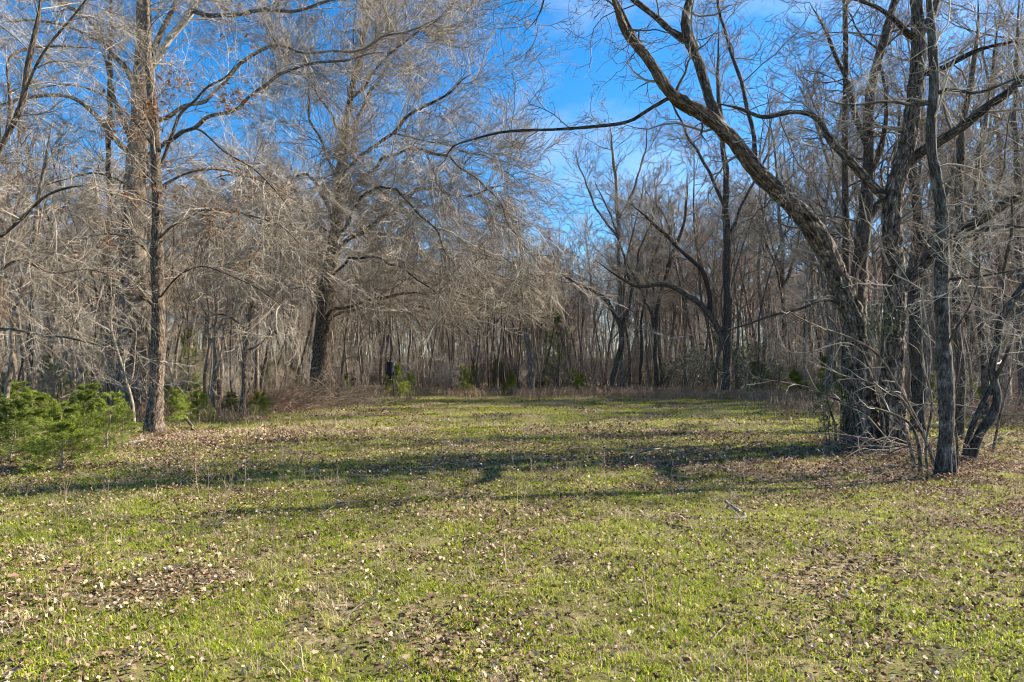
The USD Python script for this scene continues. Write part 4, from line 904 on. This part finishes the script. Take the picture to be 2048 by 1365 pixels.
KINDS = {
    'tall_straight': (wood_tree('tall_straight', 601, 21, 0.21, 0.42), 'tall straight grey-brown bare tree'),
    'tall_forked': (wood_tree('tall_forked', 602, 20, 0.24, 0.40, fork=1), 'bare tree with forked trunk'),
    'tall_leaning': (wood_tree('tall_leaning', 603, 18, 0.19, 0.38, lean=0.16), 'leaning bare tree'),
    'broad_crowned': (wood_tree('broad_crowned', 604, 19, 0.27, 0.30, fork=2, spread=1.25, nl=12), 'broad bare tree with several boughs'),
    'rust_twigged': (wood_tree('rust_twigged', 605, 17, 0.18, 0.36, tw='twigs_rust', dens=1.1), 'rust twigged bare tree'),
    'dark_stemmed': (wood_tree('dark_stemmed', 606, 19, 0.20, 0.45, mat='bark_dark', lean=0.05), 'dark stemmed bare tree'),
    'slender_pole': (wood_tree('slender_pole', 607, 15, 0.10, 0.42, nl=10, spread=0.8, dens=0.95), 'slender pole-like bare tree'),
    'slender_leaning': (wood_tree('slender_leaning', 608, 13, 0.085, 0.35, lean=0.22, nl=10, spread=0.9, dens=0.95, mat='bark_dark'), 'slender crooked dark bare tree'),
    'pale_pole': (wood_tree('pale_pole', 609, 14, 0.09, 0.38, nl=10, spread=0.8, dens=0.9, mat='bark_grey', tw='twigs_grey'), 'pale barked slender bare tree'),
}
def young(key, seed, H, n, r, mat, tw, twr=0.006):
    rng = np.random.default_rng(seed)
    root = UsdGeom.Xform.Define(stage, '/World/tree_kinds/' + key)
    P = np.zeros((n, 9, 3))
    a = rng.random(n) * 7
    d = nrm(np.column_stack([0.22 * np.cos(a), 0.22 * np.sin(a), np.ones(n)]) + rng.normal(0, 0.12, (n, 3)))
    P[:, 0] = rng.normal(0, 0.12 if n < 4 else 0.35, (n, 3)) * [1, 1, 0] + [0, 0, -0.1]
    L = H * rng.uniform(0.6, 1.0, n)[:, None]
    for k in range(1, 9):
        d = nrm(d + rng.normal(0, 0.08, (n, 3)))
        P[:, k] = P[:, k - 1] + d * L / 8
    R = np.linspace(1, 0.25, 9)[None] * (r * rng.uniform(0.6, 1.1, n))[:, None]
    put(root, 'trunk', tubes(P, R, 6), M[mat])
    l1 = spawn(rng, P, R, n=11 if n < 4 else 8, K=6, t=(0.2, 1), ang=(30, 65), L=(0.16, 0.36), rr=0.5, rmin=twr * 1.3, jit=0.16, trop=(0, 0, 0.12))
    l2 = spawn(rng, *l1, n=7, K=5, t=(0.12, 1), ang=(28, 65), L=(0.3, 0.65), rr=0.6, rmin=twr * 1.1, jit=0.17)
    l3 = spawn(rng, *l2, n=4 if n < 4 else 2.5, K=3, t=(0.15, 1), ang=(28, 65), L=(0.3, 0.65), rr=0.8, rmin=twr * 0.9, jit=0.17)
    put(root, 'crown', crown_of([(*l1, 4), (*l2, 3), (*l3, 3)]), M[tw])
    return str(root.GetPath())
YOUNG = {
    'young_stem': (young('young_stem', 701, 7.5, 1, 0.045, 'bark_wood', 'twigs_wood'), 'young single stemmed bare tree'),
    'young_pair': (young('young_pair', 702, 6.5, 2, 0.038, 'bark_wood', 'twigs_wood'), 'young twin stemmed bare tree'),
    'young_pale': (young('young_pale', 703, 6.0, 1, 0.035, 'bark_grey', 'twigs_grey'), 'young pale stemmed bare tree'),
    'young_dark': (young('young_dark', 704, 8.5, 1, 0.05, 'bark_dark', 'twigs_wood'), 'young dark stemmed bare tree'),
    'brush_clump': (young('brush_clump', 705, 3.2, 14, 0.014, 'bark_wood', 'twigs_wood', 0.005), 'thicket of thin brown stems'),
    'brush_pale': (young('brush_pale', 706, 2.6, 14, 0.012, 'bark_grey', 'twigs_grey', 0.0045), 'thicket of pale thin stems'),
}
SKYLINE = np.array([[-300, 160], [0, 200], [200, 270], [350, 340], [600, 360], [900, 420], [1050, 465], [1150, 475], [1250, 390], [1400, 310], [1550, 210], [1750, 110], [2048, 40], [2400, 0]], float)
def fit(x, y, H, rng):
    """Size of a tree of the wood, so that the tree tops drop towards the gap in the middle as they do there."""
    top = EYE + (CY - np.interp(CX + FPX * x / y, SKYLINE[:, 0], SKYLINE[:, 1])) / FPX * y
    return float(np.clip(top / H * rng.uniform(0.62, 1.08), 0.42, 1.12))
PLACES = [(-9e9, 130, 'behind the row of cedar bushes'), (130, 330, 'behind the oak and the massive trunk'), (330, 560, 'behind the kinked sapling'), (560, 700, 'beside the spreading tree'), (700, 860, 'behind the feeder'),
          (860, 1010, 'right of the feeder'), (1010, 1180, 'by the tall cedar'), (1180, 1340, 'by the Y-forked tree'), (1340, 1560, 'by the broadleaf bushes'), (1560, 1700, 'left of the shaggy trees'), (1700, 1860, 'right behind the shaggy trees'), (1860, 9e9, 'beyond the mottled trunk')]
def zone(x, y):
    px = CX + FPX * x / y
    place = next(n for a, b, n in PLACES if a <= px < b)
    d = math.hypot(x, y) - float(edge_r(x, y))
    deep = 'at the wood front' if d < 6 else 'inside the wood' if d < 15 else 'far inside the wood' if d < 24 else 'deep in the wood'
    return f'{deep} {place}'

def copy_of(name, path, label, cat, loc, rz, s, group, tilt=(0, 0)):
    t = thing(name, label, cat, loc, rz, s, group, tilt)
    t.GetPrim().GetReferences().AddInternalReference(Sdf.Path(path))
    t.GetPrim().SetInstanceable(True)
    return t

def wood_spots(rng, n, r0, r1, min_d, amax=0.74, power=1.0, clear=()):
    """Random places beyond the edge of the wood, r0..r1 metres behind it, no two closer than min_d."""
    out = []
    tries = 0
    while len(out) < n and tries < 60 * n:
        tries += 1
        a = rng.uniform(-amax, amax)
        d = r0 + (r1 - r0) * rng.random() ** power
        ax, ay = math.sin(a), math.cos(a)
        r = float(np.interp(a, _ang, _rad)) + d
        x, y = ax * r, ay * r
        if y > 78 or any((x - u) ** 2 + (y - v) ** 2 < min_d * min_d for u, v in out) or any((x - u) ** 2 + (y - v) ** 2 < w * w for u, v, w in clear):
            continue
        out.append((x, y))
    return out
rw = np.random.default_rng(800)
keys = list(KINDS)
TALL = dict(zip(keys, (21, 20, 18, 19, 17, 19, 15, 13, 14)))
wts = np.array([0.17, 0.10, 0.10, 0.06, 0.10, 0.13, 0.15, 0.10, 0.09])
for x, y in wood_spots(rw, 255, 0.3, 34, 1.15, power=0.85, clear=[(-7.0, 39, 2.0)]):
    k = rw.choice(keys, p=wts)
    path, lk = KINDS[k]
    s = fit(x, y, TALL[k], rw)
    copy_of('bare_tree', path, f'{lk} {zone(x, y)}', 'tree', (x, y, float(height(x, y))), rw.uniform(0, 360), s, f'bare trees of one kind {zone(x, y)}: {k}'.replace('_', ' '))
ykeys = list(YOUNG)
for x, y in wood_spots(rw, 270, -0.5, 26, 0.8, power=1.0, clear=[(-7.0, 39, 1.6)]):
    k = rw.choice(ykeys, p=[0.2, 0.14, 0.16, 0.18, 0.19, 0.13])
    path, lk = YOUNG[k]
    copy_of('thicket' if k.startswith('brush') else 'young_tree', path, f'{lk} {zone(x, y)}', 'thicket' if k.startswith('brush') else 'young tree', (x, y, float(height(x, y))), rw.uniform(0, 360), rw.uniform(0.6, 1.2), f'bare trees of one kind {zone(x, y)}: {k}'.replace('_', ' '))
# the far wood that reads as one mass
def far_mass(name, source_paths, n, y0, y1, s, label, seed, amax=0.76):
    rng = np.random.default_rng(seed)
    pi = UsdGeom.PointInstancer.Define(stage, free('/World', name))
    rel = pi.CreatePrototypesRel()
    for p in source_paths:
        nm = p.rsplit('/', 1)[1]
        x = UsdGeom.Xform.Define(stage, f'{pi.GetPath()}/{nm}')
        x.GetPrim().GetReferences().AddInternalReference(Sdf.Path(p))
        rel.AddTarget(x.GetPath())
    r = np.sqrt(rng.uniform(y0 * y0, y1 * y1, n))
    a = rng.uniform(-amax, amax, n)
    x, y = r * np.sin(a), r * np.cos(a)
    k = r > edge_r(x, y) + 6
    x, y = x[k], y[k]
    n = len(x)
    pi.CreateProtoIndicesAttr(Vt.IntArray.FromNumpy(rng.integers(0, len(source_paths), n).astype(np.int32)))
    pi.CreatePositionsAttr(Vt.Vec3fArray.FromNumpy(np.column_stack([x, y, height(x, y)]).astype(np.float32)))
    h = rng.random(n) * np.pi
    pi.CreateOrientationsAttr(Vt.QuathArray([Gf.Quath(float(math.cos(t)), 0.0, 0.0, float(math.sin(t))) for t in h]))
    sc = rng.uniform(*s, n)
    if name == 'distant_wood':
        sc = np.array([min(c, fit(u, w, 18, rng) * 1.15) for c, u, w in zip(sc, x, y)])
    pi.CreateScalesAttr(Vt.Vec3fArray.FromNumpy(np.repeat(sc[:, None], 3, 1).astype(np.float32)))
    tag(pi, label, kind='stuff')
far_mass('distant_wood', [KINDS[k][0] for k in keys], 800, 74, 150, (0.75, 1.1), 'far bare wood behind the nearer trunks, reading as one brown mass', 811)
far_mass('undergrowth', [YOUNG[k][0] for k in ykeys], 2600, 44, 125, (0.6, 1.6), 'tangled leafless undergrowth deep in the wood', 812)
# trees to the right of the picture, which shade the right of the clearing
for i, (x, y, k) in enumerate([(23, 18.5, 'tall_forked'), (14.6, 18.5, 'dark_stemmed'), (21, 5.0, 'slender_pole')]):
    path, lk = KINDS[k]
    copy_of('bare_tree', path, f'{lk} at the right border of the clearing', 'tree', (x, y, float(height(x, y))), 40 * i, 0.85, None)

# ------------------------------------------------------------------ evergreens
def cedar(key, seed, H, Wd, n, mat, dens=1.0, needle=(0.045, 0.095), wd=0.0085):
    """A young cedar: stem, feathery boughs made of thin scale-leaf sprays."""
    rng = np.random.default_rng(seed)
    root = UsdGeom.Xform.Define(stage, '/World/tree_kinds/' + key)
    P = np.zeros((1, 8, 3))
    P[0, :, 2] = np.linspace(-0.05, H, 8)
    P[0, :, :2] = np.cumsum(rng.normal(0, 0.03 * H / 2, (8, 2)), 0)
    R = np.linspace(0.028, 0.005, 8)[None] * H / 1.8
    l1 = spawn(rng, P, R, n=n, K=6, t=(0.03, 0.98), ang=(45, 78), L=(Wd * 0.75, Wd * 1.25), absL=True, rr=0.4, rmin=0.003, jit=0.12, trop=lambda p: np.column_stack([0 * p[:, 0], 0 * p[:, 0], np.where(p[:, 2] < 0.3 * H, -0.55, 0.2)]), shorten=0.72)
    l2 = spawn(rng, *l1, n=10 * dens, K=5, t=(0.15, 1), ang=(25, 55), L=(0.25, 0.55), rr=0.5, rmin=0.002, jit=0.14, trop=(0, 0, 0.2))
    l3 = spawn(rng, *l2, n=5 * dens, K=4, t=(0.1, 1), ang=(20, 50), L=(0.3, 0.6), rr=0.6, rmin=0.0015, jit=0.14, trop=(0, 0, 0.1))
    put(root, 'stem', join([tubes(P, R, 6), tubes(*l1, 4), tubes(*l2, 3)]), M['twigs_brown'])
    sets = []
    for (Q, r_), per in ((l2, 11), (l3, 9)):
        p, rr_ = spawn(rng, Q, r_, n=per, K=2, t=(0.05, 1), ang=(20, 50), L=needle, absL=True, jit=0.05, shorten=0.3)
        sets.append(p)
    p = np.concatenate(sets)
    d = p[:, 1] - p[:, 0]
    side = nrm(np.cross(d, rng.standard_normal(d.shape))) * wd * 0.5
    V = np.stack([p[:, 0] - side * 0.5, p[:, 0] + side * 0.5, p[:, 0] + d * 0.6 + side, p[:, 0] + d * 0.6 - side, p[:, 1]], 1)
    F = np.array([[0, 1, 2], [0, 2, 3], [3, 2, 4]])
    put(root, 'foliage', (V.reshape(-1, 3), (F[None] + 5 * np.arange(len(p))[:, None, None]).reshape(-1, 3)), M[mat], piece=5)
    return str(root.GetPath())
CED = [cedar('cedar_bushy', 901, 1.7, 0.95, 52, 'cedar_light', 0.9), cedar('cedar_dense', 902, 1.9, 0.85, 52, 'cedar_leaf', 0.9), cedar('cedar_loose', 903, 1.8, 0.9, 46, 'cedar_light', 0.75),
       cedar('cedar_tall', 904, 6.0, 1.7, 40, 'cedar_leaf', 0.52, (0.09, 0.18), 0.018)]
def plant_at(px, py):
    Yd = depth_of(py)
    x = (px - CX) / FPX * Yd
    return x, Yd, float(height(x, Yd))
for px, py, kind, hpx, lab in [
    (22, 925, 1, 165, 'dark green feathery cedar bush cut off by the left border'),
    (70, 905, 0, 150, 'yellowish green cedar bush second from the left border'),
    (128, 938, 0, 165, 'bright green cedar bush standing furthest forward onto the leaves'),
    (172, 892, 1, 160, 'taller dark cedar bush behind the bright green one'),
    (212, 902, 2, 140, 'loose olive cedar bush at the right end of the cedar row'),
    (40, 868, 2, 130, 'cedar bush half hidden behind the row at the left border'),
    (245, 862, 1, 80, 'small cedar bush near the thin forked sapling'),
    (362, 850, 2, 90, 'low cedar with yellow green sprays at the right foot of the oak'),
    (398, 842, 0, 70, 'low cedar bush next to the fallen log right of the oak'),
    (335, 832, 2, 80, 'small cedar bush just behind the oak trunk'),
    (520, 832, 0, 62, 'low cedar bush behind the kinked sapling'),
    (460, 828, 1, 58, 'small dark cedar bush left of the kinked sapling'),
]:
    x, y, z = plant_at(px, py)
    H = 0.78 * hpx / FPX * y
    s = H / (1.7, 1.9, 1.8)[kind]
    copy_of('cedar_bush', CED[kind], lab, 'cedar bush', (x, y, z), float(px * 37 % 360), (s * 1.35, s * 1.35, s), 'cedar bushes along the left wood edge')
for px, Yd, hpx, kind, lab in [
    (1112, 46.5, 165, 3, 'tall loose dark green cedar among the trunks right of centre'), (370, 33, 150, 3, 'tall cedar showing green behind the oak trunk'),
    (180, 30, 150, 3, 'tall cedar dimly seen above the cedar bushes'), (690, 42, 45, 1, 'small dark cedar left of the feeder'), (792, 41, 62, 0, 'bright young cedar between the feeder legs'),
    (822, 47, 40, 1, 'little cedar right of the feeder'), (1012, 44, 28, 1, 'low dark cedar at the middle of the wood edge'), (1160, 45, 40, 0, 'bright low cedar right of the tall cedar'),
    (1520, 42, 70, 1, 'cedar bush right of the dark tree with the arching limb'), (1590, 38, 55, 0, 'cedar bush left of the evergreen sapling'), (930, 50, 50, 1, 'small cedar between grey trunks behind the clearing')]:
    x = (px - CX) / FPX * Yd
    H = hpx / FPX * Yd
    s = H / (1.7, 1.9, 1.8, 6.0)[kind]
    copy_of('cedar_tree' if kind == 3 else 'cedar_bush', CED[kind], lab, 'cedar tree' if kind == 3 else 'cedar bush', (x, Yd, float(height(x, Yd))), float(px * 53 % 360), (s * 1.1, s * 1.1, s), None)

rc = np.random.default_rng(955)
for x, y in wood_spots(rc, 26, 2.0, 18, 1.5, clear=[(-7.0, 39, 2.0)]):
    k = int(rc.integers(0, 3))
    s = rc.uniform(0.5, 1.3)
    copy_of('cedar_seedling', CED[k], f'{["yellowish", "dull green", "wispy"][k]} young cedar {zone(x, y)}', 'young cedar', (x, y, float(height(x, y))), rc.uniform(0, 360), (s, s, s * rc.uniform(0.8, 1.2)), 'young cedars scattered under the bare trees')

def broadleaf(key, seed, H, n, nl, ls=(0.04, 0.08), spread=0.5):
    rng = np.random.default_rng(seed)
    root = UsdGeom.Xform.Define(stage, '/World/tree_kinds/' + key)
    P = np.zeros((n, 7, 3))
    a = rng.random(n) * 7
    d = nrm(np.column_stack([0.3 * np.cos(a), 0.3 * np.sin(a), np.ones(n)]))
    P[:, 0] = np.column_stack([0.1 * np.cos(a), 0.1 * np.sin(a), np.full(n, -0.05)])
    for k in range(1, 7):
        d = nrm(d + rng.normal(0, 0.14, (n, 3)))
        P[:, k] = P[:, k - 1] + d * (H * rng.uniform(0.75, 1.05, n))[:, None] / 6
    R = np.linspace(0.022, 0.005, 7)[None] * np.ones((n, 1)) * H / 2
    l1 = spawn(rng, P, R, n=9, K=5, t=(0.25, 1), ang=(40, 75), L=(0.2 * spread / 0.5, 0.42 * spread / 0.5), rr=0.5, rmin=0.003, jit=0.16)
    l2 = spawn(rng, *l1, n=6, K=4, t=(0.15, 1), ang=(30, 65), L=(0.3, 0.6), rr=0.6, rmin=0.002, jit=0.16)
    put(root, 'stem', join([tubes(P, R, 6), tubes(*l1, 4), tubes(*l2, 3)]), M['twigs_dark'])
    tipP = np.concatenate([l2[0][:, 1:].reshape(-1, 3), l1[0][:, 2:].reshape(-1, 3)])
    tipP = tipP[rng.choice(len(tipP), min(nl, len(tipP) * 3))]
    m = len(tipP)
    v, f = leaves(rng, m, 0.01, ls, aspect=(0.45, 0.6), steep=0.8)
    v = v.reshape(m, -1, 3)
    v = v - v.mean(1, keepdims=True) + tipP[:, None] + rng.normal(0, 0.04, (m, 1, 3))
    put(root, 'foliage', (v.reshape(-1, 3), f), M['broad_leaf'], piece=18)
    return str(root.GetPath())
BR = [broadleaf('evergreen_shrub', 951, 2.6, 7, 1000, (0.07, 0.12), 0.7), broadleaf('evergreen_sapling', 952, 1.7, 3, 1500, (0.035, 0.065))]
for px, Yd, hpx, lab in [(1440, 43, 125, 'tallest glossy broadleaf evergreen bush left of the dark straight tree'), (1385, 45, 95, 'broadleaf evergreen bush behind the dark slanting tree'),
                         (1500, 44, 110, 'broadleaf evergreen bush right of the dark straight tree'), (1340, 47, 75, 'low broadleaf evergreen bush farthest along the wood edge'), (1545, 41, 80, 'dark broadleaf evergreen bush in front of the shaded wood'), (1475, 40.5, 45, 'small broadleaf bush at the foot of the dark straight tree')]:
    x = (px - CX) / FPX * Yd
    s = hpx / FPX * Yd / 2.6
    copy_of('evergreen_bush', BR[0], lab, 'bush', (x, Yd, float(height(x, Yd))), float(px * 31 % 360), (s * 1.1, s * 1.1, s), 'broadleaf evergreen bushes at the wood edge')
for px, py, hpx, lab in [(1655, 899, 150, 'dark evergreen sapling at the left foot of the shaggy trees'), (1700, 893, 110, 'evergreen sapling pressed against the leaning shaggy trunk')]:
    x, y, z = plant_at(px, py)
    s = hpx / FPX * y / 1.7
    copy_of('evergreen_sapling', BR[1], lab, 'sapling', (x, y, z), float(px * 31 % 360), s, None)
# ivy in the fork of the shaggy trees
rv = np.random.default_rng(77)
c = at(1755, 650, 12.75)
nv = 420
q = c + rv.normal(0, 1, (nv, 3)) * [0.22, 0.12, 0.25]
v, f = leaves(rv, nv, 0.01, (0.03, 0.055), aspect=(0.6, 0.9), steep=1.0)
v = v.reshape(nv, -1, 3); v = v - v.mean(1, keepdims=True) + q[:, None]
ivy_o = np.array([c[0], c[1], c[2] - 0.4])
iv = thing('ivy', 'dark green ivy growing in the crotch between the shaggy trunks', 'ivy', ivy_o)
vp = np.zeros((5, 8, 3))
for k in range(8):
    vp[:, k] = (c - ivy_o) + np.column_stack([np.linspace(-0.2, 0.2, 5) + 0.05 * np.sin(k + np.arange(5)), 0.06 * np.cos(k * 1.3 + np.arange(5)), np.full(5, -0.6 + 0.16 * k)])
put(iv, 'vine', tubes(vp, np.full((5, 8), 0.006), 4), M['twigs_dark'])
put(iv, 'foliage', (v.reshape(-1, 3) - ivy_o, f), M['broad_leaf'], piece=18)

# ------------------------------------------------------------------ brush heap, fallen branches
def heap(name, label, px, Yd, wpx, hpx, n, mat, seed):
    rng = np.random.default_rng(seed)
    x = (px - CX) / FPX * Yd
    t = thing(name, label, 'brush', (x, Yd, float(height(x, Yd))))
    wx, hz = wpx / 2 / FPX * Yd, hpx / FPX * Yd
    P = np.zeros((n, 7, 3))
    P[:, 0] = np.column_stack([rng.normal(0, wx * 0.5, n), rng.normal(0, wx * 0.4, n), rng.uniform(0, 0.3 * hz, n)])
    a, e = rng.random(n) * 7, rng.uniform(0.1, 1.0, n)
    d = np.column_stack([np.cos(a) * np.cos(e), np.sin(a) * np.cos(e), np.sin(e)])
    L = rng.uniform(0.6, 1.7, n)[:, None] * hz
    for k in range(1, 7):
        d = nrm(d + rng.normal(0, 0.12, (n, 3)) + [0, 0, -0.13])
        P[:, k] = P[:, k - 1] + d * L / 6
    P[:, :, 2] = np.maximum(P[:, :, 2], 0.01)
    R = np.linspace(0.010, 0.004, 7)[None] * rng.uniform(0.6, 1.3, n)[:, None]
    l1 = spawn(rng, P, R, n=4, K=4, t=(0.2, 1), ang=(25, 60), L=(0.25, 0.5), rr=0.6, rmin=0.0045, jit=0.15)
    l2 = spawn(rng, *l1, n=3, K=3, t=(0.2, 1), ang=(25, 60), L=(0.3, 0.6), rr=0.7, rmin=0.004, jit=0.15)
    put(t, 'stems', tubes(P, R, 4), M[mat], kind='stuff')
    put(t, 'twigs', join([tubes(*l1, 3), tubes(*l2, 3)]), M[mat], kind='stuff')
heap('brush_tangle', 'brown tangle of brush around the foot of the spreading tree', 615, 30, 150, 75, 220, 'twigs_brown', 31)
heap('brush_tangle', 'reddish low brush left of the spreading tree and behind the kinked sapling', 545, 27, 110, 60, 150, 'twigs_rust', 32)
heap('brush_tangle', 'grey brush tangle right of the spreading tree trunk', 715, 33, 120, 45, 120, 'twigs_wood', 33)
heap('brush_tangle', 'fine grey twiggy tangle in front of the merged shaggy trunk bases', 1775, 12.3, 180, 95, 24, 'twigs_tan', 35)
heap('brush_tangle', 'twiggy brush between the mottled trunk and the upright shaggy tree', 1845, 12.0, 110, 120, 22, 'twigs_brown', 36)
heap('brush_tangle', 'brushy tangle on the shaded floor behind the crooked tree', 2010, 20, 150, 80, 120, 'twigs_brown', 34)

def stick(label, pts, w, mat, seed, name='fallen_branch', lift=0.015, n_side=3):
    """A branch lying on the ground. pts: pixels on the ground."""
    rng = np.random.default_rng(seed)
    A = []
    for i, p in enumerate(pts):
        y = depth_of(p[1])
        x = (p[0] - CX) / FPX * y
        A.append([x, y, float(height(x, y)) + lift + (p[2] if len(p) > 2 else 0)])
    A = np.array(A)
    ww = np.interp(np.linspace(0, 1, len(A)), np.linspace(0, 1, len(w)), w) / 2 / FPX * A[:, 1]
    q, ln = spline(np.column_stack([A, ww]), max(10, int(len(A) * 6)))
    P, R = q[:, :3], np.maximum(q[:, 3], 0.003)
    P[:, :2] += 0.4 * R.mean() * rng.standard_normal((len(P), 2))
    o = P[0].copy(); o[2] = height(o[0], o[1])
    t = thing(name, label, 'branch', o)
    put(t, 'stem', stem(P - o, R, 9, 0.2, 25, seed), M[mat])
    if n_side:
        s = spawn(rng, (P - o)[None], R[None], n=n_side, K=5, t=(0.2, 0.95), ang=(25, 60), L=(0.2, 0.4), rr=0.5, rmin=0.0025, jit=0.12, trop=(0, 0, -0.1))
        for k in range(len(s[0])):
            put(t, 'twig', tubes(s[0][k:k + 1], s[1][k:k + 1], 4), M[mat])
    return t
stick('barkless pale forked branch lying mid-right in the grass', [(1450, 1008, 0.05), (1470, 1018, 0.03), (1490, 1030), (1470, 1034), (1430, 1035), (1330, 1034)], [6, 7.5, 5.5, 4, 2.2], 'bark_grey', 1)
stick('thin dark branch lying left of the pale forked branch', [(1283, 1033), (1310, 1041), (1350, 1050), (1386, 1054)], [4, 4, 3], 'bark_wood', 2)
stick('long pale arched branch in the shadow of the leaning tree', [(1255, 940, 0.02), (1270, 925, 0.1), (1310, 918, 0.14), (1345, 914, 0.12), (1368, 928, 0.03)], [4, 4, 3], 'bark_grey', 3)
stick('dark stick lying far out between the clearing and the shaggy trees', [(1340, 855), (1380, 851), (1430, 853), (1472, 850)], [5, 4, 3], 'bark_dark', 4, n_side=2)
stick('thin stick running toward the shaggy trees', [(1398, 898), (1440, 906), (1500, 912), (1560, 918)], [3, 3, 2], 'bark_wood', 5)
stick('dark branch propped beside the crooked tree', [(1966, 903, 0.02), (1990, 893, 0.1), (2018, 880, 0.2)], [6, 4, 3], 'bark_dark', 6)
stick('pale rotten log lying between the oak and the cedars', [(232, 893, 0.03), (262, 889, 0.04), (292, 883, 0.03)], [8, 9, 7], 'bark_grey', 7, 'fallen_log', 0.03, 1)
stick('leaning sunlit log stump right of the oak', [(388, 862, 0.03), (380, 856, 0.12), (372, 850, 0.25)], [6, 6, 5], 'bark_oak', 8, 'fallen_log', 0.04, 0)
stick('pale broken log resting near the thin grey sapling', [(366, 842, 0.1), (380, 838, 0.22), (396, 834, 0.4)], [8, 8, 7], 'bark_grey', 9, 'fallen_log', 0.04, 0)
stick('brown stick on the leaf litter in front of the cedars', [(210, 969), (240, 965), (268, 961)], [4, 4, 3], 'bark_oak', 10)
stick('long dead stick on the brown ground before the feeder', [(740, 834), (790, 833), (840, 831), (880, 832)], [5, 5, 3], 'bark_dark', 11)
stick('bent grey twig lying in the left middle of the grass', [(612, 1030), (640, 1040, 0.02), (668, 1028, 0.05), (705, 1016, 0.03), (745, 1014)], [3, 3, 2], 'bark_grey', 12, 'fallen_twig')
stick('slanting pale twig lower right in the grass', [(1420, 1280), (1440, 1265, 0.03), (1465, 1245, 0.04)], [3, 3, 2], 'bark_grey', 13, 'fallen_twig', n_side=1)
stick('thin straw coloured twig in the lower centre of the grass', [(1470, 1195, 0.02), (1540, 1192, 0.05), (1600, 1200, 0.04), (1640, 1207)], [2, 2, 2], 'bark_grey', 14, 'fallen_twig', n_side=1)
stick('straw twig slanting in the lower left grass', [(690, 1240), (720, 1222, 0.05), (755, 1208, 0.05)], [3, 2, 2], 'bark_grey', 15, 'fallen_twig', n_side=1)
stick('grey twig along the right side of the grass', [(1990, 1085), (2020, 1078, 0.02), (2052, 1080)], [3, 3, 2], 'bark_wood', 16, 'fallen_twig')
stick('pair of crossing dark twigs right of centre in the grass', [(1605, 1088), (1635, 1100, 0.02), (1662, 1112)], [3, 3, 2], 'bark_dark', 17, 'fallen_twig')

# ------------------------------------------------------------------ the game feeder
Yf = 39.0
xf = (781 - CX) / FPX * Yf
fd = thing('game_feeder', 'black barrel game feeder on three legs at the back of the clearing', 'feeder', (xf, Yf, float(height(xf, Yf))), 0.0)
def rev(profile, sec=28):
    m = trimesh.creation.revolve(np.array(profile, float), sections=sec)
    return meshkit.arrays(m, 35)
zt = EYE + (CY - 723) / FPX * Yf      # top of the lid
zb = EYE + (CY - 747) / FPX * Yf      # bottom of the barrel
R_ = 0.222
ribs = [(0.001, zb)]
for k in range(13):
    t_ = k / 12
    ribs.append((R_ - 0.03 * (1 - t_) + (0.009 if k in (4, 8) else 0.0), zb + (zt - zb - 0.05) * t_))
ribs.append((0.001, zt - 0.05))
put(fd, 'barrel', rev(ribs), M['feeder_paint'])
put(fd, 'lid', rev([(0.001, zt), (0.16, zt - 0.004), (R_ + 0.014, zt - 0.02), (R_ + 0.016, zt - 0.075), (R_ + 0.004, zt - 0.078), (R_ + 0.002, zt - 0.05), (0.001, zt - 0.046)]), M['feeder_paint'])
put(fd, 'funnel', rev([(R_ - 0.032, zb + 0.01), (R_ - 0.04, zb - 0.02), (0.055, zb - 0.14), (0.05, zb - 0.17), (0.001, zb - 0.17)]), M['feeder_paint'])
bx = trimesh.creation.box((0.16, 0.13, 0.13)); bx.apply_translation((-0.02, 0, zb - 0.24))
put(fd, 'control_box', meshkit.arrays(bx), M['feeder_paint'])
put(fd, 'spinner', rev([(0.001, zb - 0.31), (0.1, zb - 0.315), (0.1, zb - 0.325), (0.001, zb - 0.325)]), M['galvanised'])
for a_, foot in ((math.radians(190), 0.70), (math.radians(-20), 0.62), (math.radians(80), 0.66)):
    Pl = np.array([[0.19 * math.cos(a_), 0.19 * math.sin(a_), zb + 0.16], [0.24 * math.cos(a_), 0.24 * math.sin(a_), zb - 0.04], [foot * math.cos(a_), foot * math.sin(a_), -0.04]])
    Pl = np.array([Pl[0], Pl[1], 0.5 * (Pl[1] + Pl[2]), Pl[2]])
    lg = put(fd, 'leg', tubes(Pl[None], np.full((1, 4), 0.021), 8), M['feeder_paint'])
    br = trimesh.creation.box((0.07, 0.05, 0.16)); br.apply_translation((0.22, 0, zb + 0.03)); br.apply_transform(trimesh.transformations.rotation_matrix(a_, [0, 0, 1]))
    put(lg, 'bracket', meshkit.arrays(br), M['feeder_paint'])
lt = trimesh.creation.box((0.02, 0.05, 0.12)); lt.apply_translation((R_ + 0.02, -0.03, zt - 0.16)); lt.apply_transform(trimesh.transformations.rotation_matrix(-0.3, [0, 0, 1]))
put(fd, 'latch', meshkit.arrays(lt), M['galvanised'])

import sys
print('TRIANGLES', TRI[0], 'SPRAYS', NSPRAY[0], file=sys.stderr)
